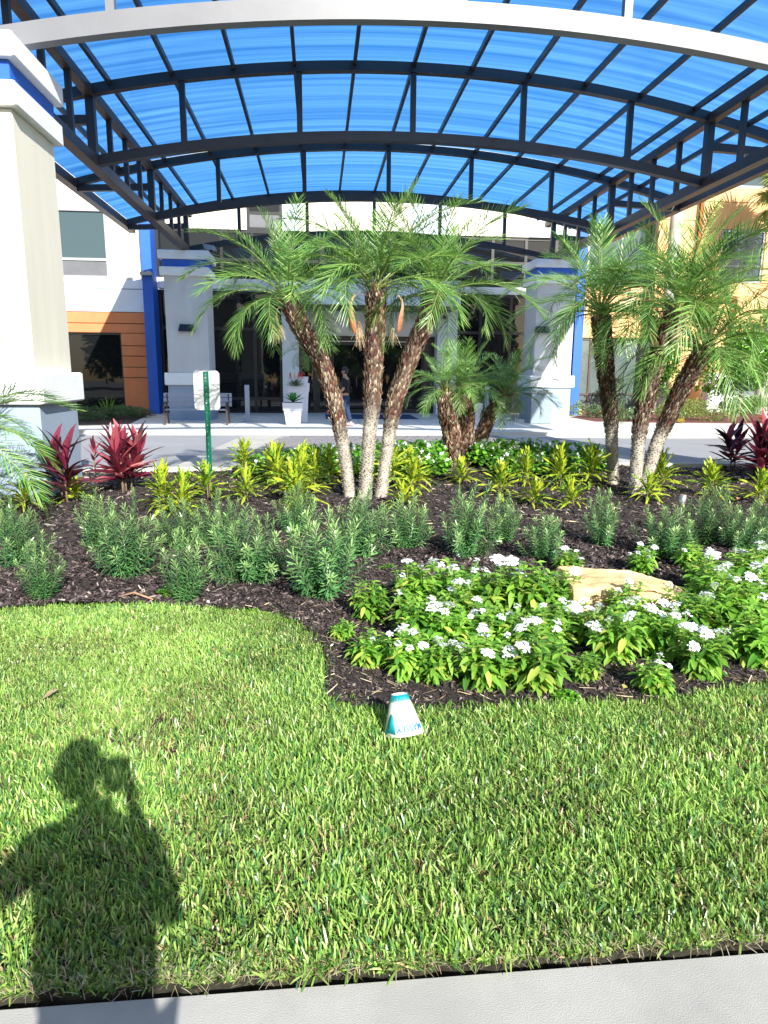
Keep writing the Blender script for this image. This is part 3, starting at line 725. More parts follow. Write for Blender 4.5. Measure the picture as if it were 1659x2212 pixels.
CRO = [(-1.79, 8.04, .56, .52, 'brightest lime yellow croton right of the big red cordyline'), (-1.57, 7.84, .45, .46, 'yellow croton tucked against the brightest one on its right'),
 (-1.42, 8.86, .48, .58, 'loose croton at the foot of the green signpost'), (-1.16, 10.97, .61, .61, 'dark speckled croton alone against the pavers right of the signpost'),
 (-.90, 8.67, .38, .63, 'croton with one broad plain yellow leaf, right of the signpost'), (-.54, 9.53, .63, .48, 'tall croton left of the triple palm in front of the begonias'),
 (-.23, 8.32, .62, .56, 'dense yellow croton left of the triple palm trunks'), (-.06, 9.71, .59, .52, 'croton touching the left side of the triple palm'),
 (1.08, 9.86, .64, .54, 'yellow green croton just right of the triple palm'), (1.44, 10.06, .55, .49, 'croton between the triple palm and the small palm clump'),
 (2.14, 10.03, .31, .56, 'low croton at the foot of the small palm clump'), (2.39, 8.84, .46, .57, 'bright yellow croton in front of the small palm clump'),
 (3.02, 9.77, .51, .56, 'croton with upright yellow leaves right of the small palm clump'), (3.46, 9.54, .47, .62, 'spreading croton left of the right palm group'),
 (3.15, 8.15, .32, .53, 'low sparse croton on the open mulch behind the boulder'), (3.98, 9.73, .67, .57, 'dark croton left of the first trunk of the right palm group'),
 (4.86, 9.28, .56, .62, 'croton right of the leaning trunks of the right palm group'), (5.28, 8.69, .46, .66, 'yellow croton in front of the red cordylines at right'),
 (5.70, 8.33, .37, .51, 'croton at the right edge below the red cordyline'), (1.00, 8.11, .25, .39, 'tiny yellow croton in front of the triple palm trunks'),
 (2.62, 8.17, .26, .47, 'small flat yellow croton between the podocarpus shrubs'), (-3.45, 8.30, .30, .53, 'yellow croton against the nearest pillar base at far left'),
 (-3.00, 8.75, .26, .52, 'low yellow croton under the red cordyline by the pillar'), (.70, 10.32, .46, .49, 'croton seen between the trunks of the triple palm'),
 (.18, 10.34, .53, .42, 'croton behind the leftmost triple palm trunk'), (4.28, 8.57, .31, .38, 'sparse croton at the foot of the right palm group'),
 (-.62, 10.1, .60, .55, 'croton behind the tall one left of the triple palm, its tips over the begonias'), (-.30, 9.15, .70, .5, 'tallest lime croton left of the triple palm'), (1.25, 9.2, .42, .5, 'short croton in front of the pair right of the triple palm'), (3.75, 10.3, .55, .5, 'croton against the begonias left of the right palm group')]
def leafy(root, meshes, n, h, w_, z0, e0, e1, L0, g, lean=.06, smin=.8, smax=1.15):
    for i in range(n):
        f = i/(n-1); az = i*2.4+g.uniform(-.25, .25); el = e0+(e1-e0)*f+g.uniform(-8, 8)
        me = meshes[min(len(meshes)-1, int((1-f)*len(meshes)*.999+g.uniform(-.4, .4)) if f < 1 else 0)]
        s = g.uniform(smin, smax)*L0*(1-.25*abs(f-.4))
        r = w_*.10*(1-f)
        put('leaf', me, root, (r*math.cos(az), r*math.sin(az), z0+(h-z0)*f*.62), (g.uniform(-.5, .5), -R_(el), az), s)
for x, y, h, w_, lb in CRO:
    t_ = thing('croton', lb, 'plant', (x, y, float(gz(x, y))-.01), rnd.uniform(0, 6.28), 'yellow crotons across the bed'); t_.rotation_euler = (rnd.uniform(-.2, .2), rnd.uniform(-.2, .2), rnd.uniform(0, 6.28))
    o = put('stem', cstm, t_); o.scale = (1, 1, h/.36)
    if h > .4: put('stem', cstm, t_, (.01, .02, 0), (.35, .1, rnd.uniform(0, 6)), (.9, .9, h/.45))
    leafy(t_, CL, int(28+h*46), h, w_, .04, 28, 84, .74+.62*h, random.Random(int(x*100)), smin=.7, smax=1.2)
# cordyline (ti) -----------------------------------------------------
tip_ = [(0, .16), (.12, .35), (.3, .85), (.5, 1), (.7, .82), (.88, .42), (1, .03)]
def tim(name, c0, c1, dr, s): return one_leaf('leaf', .42, .105, tip_, dr, .2, c0, c1, til, .006, s)
TI = [tim('a', (.17, .018, .05), (.26, .045, .07), .12, 1), tim('b', (.30, .035, .075), (.46, .12, .13), .25, 2), tim('c', (.12, .016, .036), (.20, .03, .055), .35, 3), tim('d', (.42, .09, .12), (.58, .24, .20), .3, 4)]
TID = [tim('e', (.045, .010, .018), (.075, .015, .028), .3, 5), tim('f', (.09, .013, .03), (.15, .025, .045), .45, 6), tim('g', (.035, .009, .014), (.06, .012, .02), .6, 7)]
tst = MB().tube([(0, 0, -.02), (.004, .003, .15), (0, 0, .4)], [.014, .012, .010], 8).mesh('stem', paint('cordyline_stem', (.20, .13, .09), .8, .3, 30), True)
TIP = [(-3.10, 8.66, .95, 1.05, 20, TID+TI[:1], 2, 'dark red cordyline against the front of the nearest pillar base'), (-3.52, 11.2, .74, .45, 16, TI[:2]+TID[:1], 1, 'narrow red cordyline showing past the right side of the nearest pillar'),
 (-2.61, 9.55, .95, .95, 30, TI[:3]+TI+TID[:2], 4, 'biggest bright red cordyline clump left of the signpost'), (7.05, 11.08, .92, .85, 22, TI[:2]+TID, 2, 'maroon cordyline with bare stems on the right of the bed'),
 (6.62, 9.55, 1.1, .85, 26, TI[:3]+TID[:2], 3, 'maroon cordyline cut by the right edge of the view')]
for x, y, h, w_, n, mset, ns_, lb in TIP:
    t_ = thing('cordyline', lb, 'plant', (x, y, float(gz(x, y))-.01), rnd.uniform(0, 6.28), 'red cordylines'); gg = random.Random(int(h*1000))
    for s in range(ns_):
        a = s*2.1+gg.uniform(0, 1); r = .17 if ns_ > 1 else .0; hx, hy = r*math.cos(a), r*math.sin(a); hs = h*gg.uniform(.8, 1)
        st = put('stem', tst, t_, (hx*.4, hy*.4, 0), (0, 0, 0)); st.scale = (1, 1, hs*.62/.4)
        for i in range(n):
            f = i/(n-1); az = i*2.4+gg.uniform(-.2, .2); el = 24+62*f+gg.uniform(-9, 9)
            put('leaf', gg.choice(mset), t_, (hx*(.4+.6*f), hy*(.4+.6*f), hs*(.16+.46*f)), (gg.uniform(-.5, .5), -R_(el), az), gg.uniform(.75, 1.1)*(w_/.9)**.5*h/.95)
# pentas -------------------------------------------------------------
def florets(seed, R=.032, n=22):
    g = np.random.default_rng(seed); B = []; D = []; 
    a = np.arange(n)*2.4; r = R*np.sqrt((np.arange(n)+.5)/n); z = .020*(1-(r/R)**2)+g.uniform(-.006, .006, n)
    c = np.stack([r*np.cos(a), r*np.sin(a), z], 1); ax = nrm(np.stack([r*np.cos(a)*14, r*np.sin(a)*14, np.ones(n)], 1)+g.normal(0, .15, (n, 3)))
    u = nrm(np.cross(ax, arr(1, .3, .2))); v = np.cross(ax, u); P = []
    for k in range(5):
        th = k*2*np.pi/5+g.uniform(0, 1, n); d = u*np.cos(th)[:, None]+v*np.sin(th)[:, None]+ax*.15
        P.append(leaves(c, d, np.cross(d, ax), .0095, .0075, [(0, .35), (.55, 1), (1, .35)], col=np.broadcast_to(arr(.86, .87, .90), (n, 3))))
    base = np.repeat(arr([0, 0, -.03]), 1)[None]*0+arr(0, 0, -.028); st = leaves(np.broadcast_to(base, (n, 3)), c-base, np.cross(c-base, ax)+1e-4, np.linalg.norm(c-base, axis=1), .0022, [(0, .8), (1, 1)], col=np.broadcast_to(arr(.35, .50, .22), (n, 3)))
    return bm_mesh('flower_head', P+[st], flowerm)
FH = [florets(1), florets(2, .026, 16), florets(3, .038, 30), florets(4, .020, 9)]
def pentas(seed, ns_=12, R=.13, h=.3):
    g = np.random.default_rng(seed); P = []; paths = []; rad = []; tops = []
    for s in range(ns_):
        az = s*2.4; r = R*math.sqrt((s+.3)/ns_); hh = h*(1-.30*(r/R)**2)*g.uniform(.70, 1.10); tp = arr(r*math.cos(az), r*math.sin(az), hh)
        p0 = tp*arr(.25, .25, 0); pm_ = tp*arr(.8, .8, .5); t = np.linspace(0, 1, 6)[:, None]; path = p0*(1-t)**2+2*pm_*t*(1-t)+tp*t*t
        paths.append(path); rad.append(np.linspace(.0035, .002, 6)); tops.append(tp)
        nn = 9
        for k in range(nn):
            f = .18+.80*k/(nn-1); i = min(int(f*5), 4); fr_ = f*5-i; b_ = path[i]*(1-fr_)+path[i+1]*fr_; m_ = 3 if k < 6 else 4
            a0 = k*1.57+s
            for q in range(m_):
                a = a0+q*2*np.pi/m_+g.uniform(-.3, .3); el = g.uniform(-25, 30) if k < nn-2 else g.uniform(15, 50)
                d = arr([math.cos(a)*math.cos(R_(el)), math.sin(a)*math.cos(R_(el)), math.sin(R_(el))]); L = g.uniform(.065, .11)*(.62 if k >= nn-2 else 1)*(.8 if k == nn-3 else 1)
                cc = rcol(1, [(.18, .39, .045), (.28, .50, .075), (.08, .23, .03), (.44, .54, .10)], [.42, .3, .2, .08], .15, g)
                P.append((b_, d, arr([-math.sin(a), math.cos(a), g.uniform(-.3, .3)]), L, L*g.uniform(.32, .42), cc[0], g.uniform(.15, .6)))
    B, D, S = (arr(*[p[i] for p in P]) for i in range(3)); L = arr(*[p[3] for p in P]); W = arr(*[p[4] for p in P]); c = arr(*[p[5] for p in P]); dr = arr(*[p[6] for p in P])
    fol = bm_mesh('foliage', [leaves(B, D, S, L, W, [(0, .12), (.2, .65), (.45, 1), (.75, .7), (1, .03)], dr, .18, c)], leaf)
    st = tubes_np(paths, rad, 5, arr(.18, .30, .06)); return fol, mesh_np('stem', st[0], [st[1]], leaf, st[2], True), tops
PEN = [pentas(s, 12) for s in (41, 42, 43, 44, 45)]
PN = [(.32, 4.28, .28, .27, 'flowerless pentas at the back left corner of the white pentas mass'), (.13, 3.97, .14, .17, 'small low pentas at the tip of the lawn curve'),
 (.65, 4.39, .39, .35, 'back left pentas of the mass with several white heads'), (.93, 4.46, .40, .39, 'back pentas of the mass with a large flat white head'),
 (1.18, 4.35, .39, .35, 'pentas in the middle of the back of the mass'), (1.40, 4.28, .41, .34, 'pentas at the back right of the mass left of the boulder'),
 (.27, 3.59, .24, .23, 'leftmost front pentas with a few small white heads'), (.47, 3.48, .29, .25, 'second front pentas from the left beside the leftmost one'),
 (.73, 3.82, .32, .31, 'pentas in the middle of the mass with the tallest white head'), (.98, 3.80, .29, .31, 'pentas in the heart of the mass'),
 (.84, 3.31, .31, .30, 'front pentas of the mass above the cone sign'), (1.12, 3.26, .36, .32, 'lush front pentas right of the one above the cone'),
 (1.34, 3.77, .32, .31, 'pentas of the mass nearest the left end of the boulder'), (1.56, 3.91, .27, .27, 'pentas touching the boulder on its left front corner'),
 (.60, 3.39, .26, .22, 'narrow pentas in the front row between two larger ones'), (2.02, 5.29, .20, .26, 'small pentas tuft behind the left end of the boulder'),
 (1.67, 3.55, .39, .25, 'upright pentas in front of the shaded face of the boulder'), (1.95, 4.02, .34, .28, 'pentas whose white heads stand before the boulder top'),
 (1.94, 3.59, .34, .28, 'pentas with drooping yellow green leaves in front of the boulder'), (2.63, 5.25, .26, .24, 'upright pentas behind the boulder with pale top leaves'),
 (3.11, 5.35, .24, .28, 'pentas at the back right with one head high above'), (2.86, 4.63, .34, .42, 'pentas right of the boulder, left of the right hand mass'),
 (3.22, 4.72, .36, .42, 'pentas at the back of the right hand mass'), (2.25, 3.85, .36, .33, 'pentas at the right end of the boulder with a big round head'),
 (2.55, 3.91, .40, .34, 'pentas in the middle of the right hand mass'), (2.90, 4.05, .40, .38, 'pentas of the right hand mass at the edge of the view'),
 (1.40, 3.30, .17, .18, 'small flowerless pentas sprig alone on the mulch'), (1.69, 3.14, .20, .20, 'low front pentas with two small white heads'),
 (2.04, 3.32, .32, .26, 'front right pentas with scattered white heads'), (2.43, 3.42, .38, .30, 'pentas low at the right edge above the grass'),
 (3.59, 5.05, .26, .32, 'pentas at the far right back corner'), (1.15, 3.70, .30, .29, 'pentas between the heart and the right front of the mass'),
 (.87, 4.05, .36, .31, 'pentas behind the tallest white head'), (.58, 3.92, .35, .30, 'pentas on the left flank of the mass'),
 (1.62, 4.30, .33, .30, 'pentas with wide white heads touching the boulder top left'), (2.68, 4.30, .36, .32, 'pentas just right of the boulder tip')]
for k, (x, y, h, w_, lb) in enumerate(PN):
    fol, st, tops = PEN[k % 5]; sc = h/.34; sx = (.5*sc+.5*w_/.30)*1.12
    t_ = thing('pentas', lb, 'flower', (x, y, float(gz(x, y))-.01), k*1.3, 'white pentas plants'); t_.scale = (sx, sx, sc)
    put('foliage', fol, t_); put('stem', st, t_)
    no = k in (0, 1, 26)
    if not no:
        gg = random.Random(k); sel = [tp for tp in tops if gg.random() < (.34 if h > .25 else .25)]
        for tp in sel:
            put('flower_head', gg.choice(FH+[FH[3]]), t_, (tp[0], tp[1], tp[2]+.035), (gg.uniform(-.6, .5), gg.uniform(-.5, .5), gg.uniform(0, 6)), (gg.uniform(.8, 1.25)/sx*sx, )*3 if False else gg.uniform(.8, 1.2))
# begonias -----------------------------------------------------------
def begonia(seed, R=.24, h=.42, nl=330, nf=15):
    g = np.random.default_rng(seed); a = g.uniform(0, 6.28, nl); u = np.sqrt(g.uniform(0.02, 1, nl)); e = g.uniform(.1, 1, nl); r = R*u
    z = h*(.15+.85*e)*np.sqrt(np.clip(1-.55*u*u, 0, 1)); B = np.stack([r*np.cos(a), r*np.sin(a), z], 1)
    d = nrm(np.stack([np.cos(a), np.sin(a), g.uniform(-.3, .8, nl)], 1)+g.normal(0, .5, (nl, 3))); S = np.cross(d, arr(0, 0, 1)+g.normal(0, .4, (nl, 3)))
    c = rcol(nl, [(.13, .34, .03), (.21, .45, .045), (.07, .21, .025)], None, .2, g)
    fol = bm_mesh('foliage', [leaves(B, d, S, g.uniform(.055, .085, nl), g.uniform(.05, .075, nl), [(0, .3), (.25, .9), (.6, 1), (.88, .6), (1, .15)], .2, .12, c)], leaf_gloss)
    spots = []
    for k in range(nf):
        a = g.uniform(0, 6.28); u = math.sqrt(g.uniform(.05, 1)); spots.append((R*u*math.cos(a)*1.05, R*u*math.sin(a)*1.05, h*math.sqrt(1-.5*u*u)*g.uniform(.6, 1.08)))
    return fol, spots
g = np.random.default_rng(77); _d = nrm(g.normal(0, 1, (7, 3))); BLOS = bm_mesh('blossom', [leaves(_d*.004, _d, g.normal(0, 1, (7, 3)), .030, .032, [(0, .5), (.5, 1), (1, .4)], col=np.broadcast_to(arr(.85, .87, .88), (7, 3)))], flowerm)
BEG = [begonia(s) for s in (51, 52, 53, 54)]
BG = [(-.79, 10.86, .40, .50), (-.50, 10.84, .46, .43), (-.20, 10.94, .47, .44), (.08, 11.08, .50, .45), (.38, 11.23, .52, .45), (.68, 11.32, .52, .46), (.98, 11.31, .54, .46), (1.28, 11.41, .53, .47), (1.58, 11.29, .54, .47), (1.89, 11.56, .51, .48), (2.24, 11.92, .50, .45), (2.81, 11.70, .50, .49), (3.12, 11.81, .50, .50), (3.44, 11.80, .51, .50), (3.76, 11.67, .52, .50), (4.06, 11.48, .52, .49), (4.36, 11.30, .50, .49), (4.65, 11.17, .46, .49), (1.44, 10.56, .40, .42), (1.81, 10.50, .40, .42), (3.04, 10.75, .44, .44), (3.48, 10.74, .44, .45), (3.90, 10.57, .45, .44), (.98, 10.70, .40, .42), (.4, 10.75, .40, .44)]
ORD = ['leftmost', 'second', 'third', 'fourth', 'fifth', 'sixth', 'seventh', 'eighth', 'ninth', 'tenth', 'eleventh', 'twelfth', 'thirteenth', 'fourteenth', 'fifteenth', 'sixteenth', 'seventeenth', 'rightmost']
FR_ = {18: 'white begonia between the triple palm and the small palm clump, nearer the mulch', 19: 'front row white begonia touching the left of the small palm clump', 20: 'front row white begonia just right of the small palm clump', 21: 'front row white begonia second to the right of the small palm clump', 22: 'front row white begonia third to the right of the small palm clump', 23: 'front row white begonia right of the triple palm trunks', 24: 'front row white begonia left of the triple palm trunks'}
for k, (x, y, h, w_) in enumerate(BG):
    lb = FR_.get(k) or '%s%s of the white begonias in the back row along the driveway kerb' % (ORD[k], ' from the left' if 0 < k < 17 else '')
    fol, spots = BEG[k % 4]; t_ = thing('begonia', lb, 'flower', (x, y, float(gz(x, y))-.01), k*1.7, 'white begonias in the border in front of the driveway'); sx = w_*1.12/.5; t_.scale = (sx, sx, h/.44)
    put('foliage', fol, t_)
    for q, p in enumerate(spots): put('blossom', BLOS, t_, p, (q, q*2, 0), rnd.uniform(.8, 1.3))
# small weeds and seedlings
for x, y, s, lb in ((-1.1, 4.95, .30, 'tuft of clover weed left of the lawn edge podocarpus'), (-.10, 4.95, .38, 'clover weed at the foot of the largest front podocarpus'), (.55, 5.45, .30, 'clover weed behind the flowerless pentas'), (3.15, 5.5, .35, 'clover weed behind the upright pentas'), (1.22, 3.09, .25, 'tiny weed at the mulch edge above the grass')):
    t_ = tag(put('clover_weed', BEG[0][0], None, (x, y, .0), (0, 0, x), (s, s, s*.5)), lb, 'weed')

# ================================================================== PALMS
def frond(seed, L=1.35, bend=70, nl=44, ll=.30, wd=.0098, cols=((.15, .32, .055), (.27, .44, .12), (.07, .20, .04)), droop=.45, up_=.25):
    g = np.random.default_rng(seed); n = 22; s = np.linspace(0, 1, n); ang = -np.radians(bend)*(s**1.3)
    dx = np.cos(ang)*L/(n-1); dz = np.sin(ang)*L/(n-1); path = np.stack([np.cumsum(dx)-dx[0], g.normal(0, .002, n), np.cumsum(dz)-dz[0]], 1)
    P = []
    for sd_ in (1, -1):
        f = np.linspace(.17, .995, nl)+g.uniform(-.006, .006, nl); f = np.clip(f, 0, .999); i = (f*(n-1)).astype(int); fr_ = (f*(n-1)-i)[:, None]
        B = path[i]*(1-fr_)+path[i+1]*fr_; T = nrm(path[i+1]-path[i]); Nn = np.stack([-T[:, 2], 0*f, T[:, 0]], 1)
        an = np.radians(68-38*f+g.normal(0, 5, nl)); D = T*np.cos(an)[:, None]+arr(0, sd_, 0)*np.sin(an)[:, None]+Nn*(up_+g.normal(0, .11, nl))[:, None]
        LL = ll*np.clip(np.sin(np.pi*(.12+.80*f))**.7, .15, 1)*g.uniform(.88, 1.08, nl)
        c = rcol(nl, cols, None, .16, g); S = np.cross(D, Nn)+g.normal(0, .15, (nl, 3))
        P.append(leaves(B, D, S, LL, wd*g.uniform(.8, 1.15, nl), [(0, .5), (.25, 1), (.65, .85), (1, .06)], droop*g.uniform(.6, 1.4, nl), .35, c, c*arr(1.15, 1.1, 1.2)))
    rc = tubes_np([path], [np.linspace(.012, .0025, n)], 5, arr(.24, .34, .09)); P.append(rc)
    return bm_mesh('frond', P, frondm)
FY = [frond(61, 1.15, 30, 40, .29, droop=.08, up_=.35), frond(62, 1.2, 45, 40, .31, droop=.12, up_=.3)]
FM = [frond(63, 1.4, 78, 42, .34, droop=.18), frond(64, 1.35, 95, 41, .33, droop=.25), frond(65, 1.45, 66, 43, .35, droop=.16)]
FO = [frond(66, 1.3, 105, 40, .33, droop=.3, up_=.15), frond(67, 1.2, 120, 38, .31, droop=.35, up_=.1)]
def trunk_mesh(path, r0, r1, seed, white=.45, rough=1.):
    g = np.random.default_rng(seed); path = np.asarray(path, float); n = 64; s = np.linspace(0, 1, n)
    cum = np.concatenate([[0], np.cumsum(np.linalg.norm(np.diff(path, axis=0), axis=1))]); tot = cum[-1]
    def sm(t):   # smooth interpolation through points
        t = np.asarray(t)*tot; k = 5; acc = 0
        for o in np.linspace(-.06, .06, k)*tot: acc = acc+np.stack([np.interp(np.clip(t+o, 0, tot), cum, path[:, j]) for j in range(3)], -1)
        return acc/k
    P = sm(s); P[0] = path[0]-arr(0, 0, .05); P[-1] = path[-1]
    R = r0*(1-s)+r1*s; R = R*(1+.35*np.exp(-s*14)); T = nrm(np.gradient(P, axis=0)); A = nrm(arr(1, 0, 0)-T*T[:, :1]); Bv = np.cross(T, A); seg = 14
    th = np.arange(seg)*2*np.pi/seg; rr = R[:, None]*(1+g.normal(0, .03, (n, seg))+.035*np.sin(s[:, None]*tot*150))
    V = P[:, None]+(A[:, None]*np.cos(th)[None, :, None]+Bv[:, None]*np.sin(th)[None, :, None])*rr[..., None]
    hi = np.clip((s-white)/.12, 0, 1)[:, None, None]; cl = arr(.33, .30, .25); ch = arr(.085, .055, .04)
    C = (cl*(1-hi)+ch*hi)*(1+g.normal(0, .16, (n, seg, 1)))
    i = (np.arange(n-1)[:, None]*seg+np.arange(seg)[None]).ravel(); j = (np.arange(n-1)[:, None]*seg+(np.arange(seg)[None]+1) % seg).ravel()
    Q = np.stack([i, j, j+seg, i+seg], 1)
    tm = mesh_np('trunk', V.reshape(-1, 3), [Q], barkm, np.clip(C, 0, 1).reshape(-1, 3), True)
    # leaf-base scales
    m_ = int(tot*420*rough); f = np.sort(g.uniform(.02, 1, m_)); a = np.arange(m_)*2.4+g.normal(0, .1, m_)
    c0 = sm(f); i = np.clip((f*(n-1)).astype(int), 0, n-1); A_, B_, T_ = A[i], Bv[i], T[i]; O = A_*np.cos(a)[:, None]+B_*np.sin(a)[:, None]; rad = np.interp(f, s, R)
    h_ = np.clip((f-white)/.12, 0, 1); Bs = c0+O*rad[:, None]*.9; D = nrm(T_*(.25+.75*h_[:, None])+O*(.75-.1*h_[:, None])+g.normal(0, .12, (m_, 3)))
    L = (.020+.034*h_*g.uniform(.6, 1.5, m_))*(r0/.07)**.5; W = (.032+.010*h_)*(r0/.07)
    cu = rcol(m_, [(.36, .27, .19), (.22, .14, .09), (.13, .065, .045), (.55, .44, .32), (.20, .07, .045)], [.26, .24, .22, .13, .15], .25, g); cd = rcol(m_, [(.46, .43, .36), (.22, .18, .14), (.58, .55, .48)], None, .15, g)
    c = cu*h_[:, None]+cd*(1-h_[:, None]); tanv = np.cross(T_, O)
    sc = leaves(Bs, D, tanv, L, W, [(0, 1), (.5, .8), (1, .3)], droop=-.15, fold=-.35, col=c*.45, tipcol=np.clip(c*1.15, 0, 1))
    # fibres
    q = int(tot*150*rough); f = g.uniform(white, 1, q); i = (f*(n-1)).astype(int); a = g.uniform(0, 6.28, q); O = A[i]*np.cos(a)[:, None]+Bv[i]*np.sin(a)[:, None]; D = nrm(T[i]*g.uniform(-.4, 1, (q, 1))+O*.8+g.normal(0, .3, (q, 3)))
    fb = leaves(sm(f)+O*np.interp(f, s, R)[:, None], D, np.cross(D, T[i]), g.uniform(.02, .06, q), .0022, [(0, 1), (1, .3)], .3, col=rcol(q, [(.26, .18, .11), (.14, .08, .05)], None, .2, g))
    # sheaths and petiole stubs bundled at the crown base
    q = 46; a = np.arange(q)*2.4; O = A[-1]*np.cos(a)[:, None]+Bv[-1]*np.sin(a)[:, None]; k_ = g.uniform(.12, .85, q)[:, None]; tp_ = T[-1][None]
    sh = leaves(P[-1]-tp_*g.uniform(0, .10, q)[:, None]+O*r1*k_, tp_+O*k_*g.uniform(.5, 1.0, (q, 1)), np.cross(O, tp_+0*O), g.uniform(.14, .34, q)*(r1/.115), .034*(r1/.115), [(0, 1.2), (.4, .8), (1, .25)], .1, .3, rcol(q, [(.22, .30, .08), (.42, .34, .20), (.24, .15, .09), (.36, .40, .10)], [.3, .3, .25, .15], .2, g))
    V, Q, C = merge([sc, fb, sh]); sm_ = mesh_np('leaf_bases', V, [Q], barkm, C)
    return tm, sm_
def dead_strap(L, w_, seed, orange=True):
    g = np.random.default_rng(seed); n = 14; s = np.linspace(0, 1, n); ang = R_(50)-R_(150)*np.clip(s*1.7, 0, 1)
    x = np.cumsum(np.cos(ang))*L/n; z = np.cumsum(np.sin(ang))*L/n; P = np.stack([x, .01*np.sin(s*7), z], 1)
    wd = w_*np.interp(s, [0, .5, .78, .92, 1], [.8, .9, 2.2, 1.7, .25]); V = []; C = []
    for k in range(n):
        for q, (yy, dz) in enumerate(((-1, 0), (-.4, .35), (.4, .35), (1, 0))):
            V.append(P[k]+arr(dz*wd[k]*.7, yy*wd[k]/2, 0)); c1 = arr(.50, .42, .30)*(1-s[k])+(arr(.52, .20, .08) if orange else arr(.30, .17, .09))*s[k]; C.append(c1*(1+g.normal(0, .08)))
    Q = [(k*4+q, k*4+q+1, k*4+q+5, k*4+q+4) for k in range(n-1) for q in range(3)]
    return mesh_np('spathe', arr(*V), [np.array(Q)], leafmat('dry_strap', .25, .7), np.clip(arr(*C), 0, 1), True)
SP = [dead_strap(.75, .06, 1), dead_strap(.6, .04, 2, False), dead_strap(.5, .035, 3, False)]
def tassel(seed):
    g = np.random.default_rng(seed); n = 40; B = g.normal(0, .012, (n, 3)); D = np.stack([g.normal(0, .22, n), g.normal(0, .22, n), -np.ones(n)], 1)
    return bm_mesh('dry_tassel', [leaves(B, D, g.normal(0, 1, (n, 3)), g.uniform(.10, .22, n), .005, [(0, 1), (1, .5)], .1, col=rcol(n, [(.50, .40, .24), (.35, .26, .15)], None, .2, g))], barkm)
TS = tassel(3)
def palm(name, label, path, r0, r1, nf, fl, group, seed, e_hi=82, e_lo=-35, white=.45, straps=(), rough=1., fmul=(1, 1, 1)):
    gg = random.Random(seed); p0 = Vector(path[0]); t_ = thing(name, label, 'palm', p0, 0, group)
    lp = [np.array(Vector(p)-p0) for p in path]; tm, sb = trunk_mesh(lp, r0, r1, seed, white, rough)
    tr_ = put('trunk', tm, t_); stuff(put('leaf_bases', sb, t_))
    top = Vector(lp[-1]); d = (Vector(lp[-1])-Vector(lp[-2])).normalized()
    for i in range(nf):
        f = i/(nf-1); el = e_hi+(e_lo-e_hi)*(f**.85)+gg.uniform(-8, 8); az = i*2.399+gg.uniform(-.25, .25)+seed
        pool = FY if f < .22 else (FM if f < .72 else FO)
        me = gg.choice(pool); o = put('frond', me, t_, top+d*(.12-.10*f)+Vector((.03*math.cos(az), .03*math.sin(az), 0)), (gg.uniform(-.5, .5), -R_(el), az), fl*gg.uniform(.85, 1.08))
    for az, kind, s in straps:
        o = put('spathe', SP[kind], t_, top+Vector((.09*math.cos(az), .09*math.sin(az), -.10)), (0, 0, az), s)
        L = (.75, .6, .5)[kind]*s; put('dry_tassel', TS, t_, top+Vector(((.09+L*.22)*math.cos(az), (.09+L*.22)*math.sin(az), -.10-L*.48)), (0, 0, az), s)
    return t_
G3 = 'three leaning date palms of the left clump'; G1 = 'small date palms of the middle clump'; G2 = 'three date palms of the right clump'
def P3(y, pts, dy=0): return [(x, y+dy*z/2.4, z) for x, z in pts]
palm('date_palm', 'date palm of the left clump leaning left above the white planter', P3(8.94, [(.41, 0), (.31, .7), (.2, 1.29), (.02, 1.81), (-.24, 2.2), (-.34, 2.46)], .1), .066, .112, 28, .98, G3, 71, white=.27, straps=((2.6, 1, .7), (3.4, 1, .8), (4.0, 2, .8), (-.4, 2, .6)), e_lo=5)
palm('date_palm', 'upright middle date palm of the left clump with orange dry spathes', P3(8.76, [(.58, 0), (.62, .6), (.68, 1.3), (.69, 1.87), (.72, 2.31), (.71, 2.58)], 0), .070, .118, 26, 1.02, G3, 72, white=.38, straps=((3.75, 0, 1.0), (3.3, 1, .9), (-.55, 0, .95), (5.0, 2, .6)), e_lo=26)
palm('date_palm', 'date palm of the left clump leaning right toward the doors', P3(8.92, [(.8, 0), (.88, .58), (.96, 1.18), (1.13, 1.7), (1.36, 2.22), (1.46, 2.52)], .1), .066, .112, 28, 1.02, G3, 73, white=.30, e_lo=14)
palm('small_date_palm', 'stout left trunk of the short middle palm clump', P3(11.72, [(2.37, 0), (2.3, .5), (2.2, .89), (2.15, 1.28)]), .13, .125, 20, .66, G1, 74, white=-.2, e_lo=22, rough=1.4)
palm('small_date_palm', 'short palm directly right of the stout trunk, touching it', P3(11.87, [(2.52, 0), (2.55, .49), (2.55, .89), (2.53, 1.24)]), .12, .115, 20, .76, G1, 75, white=-.2, rough=1.4, e_lo=22)
palm('small_date_palm', 'short palm leaning right away from the middle clump', P3(12.14, [(2.75, 0), (2.9, .54), (3.05, .91), (3.27, 1.2)]), .10, .10, 22, .74, G1, 76, white=-.2, rough=1.4, e_lo=10)
palm('date_palm', 'left date palm of the right clump with thick shaggy upper trunk', P3(9.93, [(4.42, 0), (4.36, .55), (4.31, 1.01), (4.15, 1.81), (4.05, 2.45)]), .070, .130, 30, 1.08, G2, 77, white=.30, e_lo=10)
palm('date_palm', 'tallest date palm in the middle of the right clump', P3(8.92, [(4.28, 0), (4.28, .94), (4.4, 1.67), (4.55, 2.15), (4.66, 2.4)]), .070, .118, 32, 1.15, G2, 78, white=.28, e_lo=18, straps=((3.3, 0, .8), (4.4, 1, .8)))
palm('date_palm', 'lowest date palm of the right clump leaning to the right', P3(8.95, [(4.40, 0), (4.55, .7), (4.81, 1.38), (5.07, 1.9)]), .068, .115, 29, 1.1, G2, 79, white=.38, e_lo=4, straps=((-.5, 1, .7),))
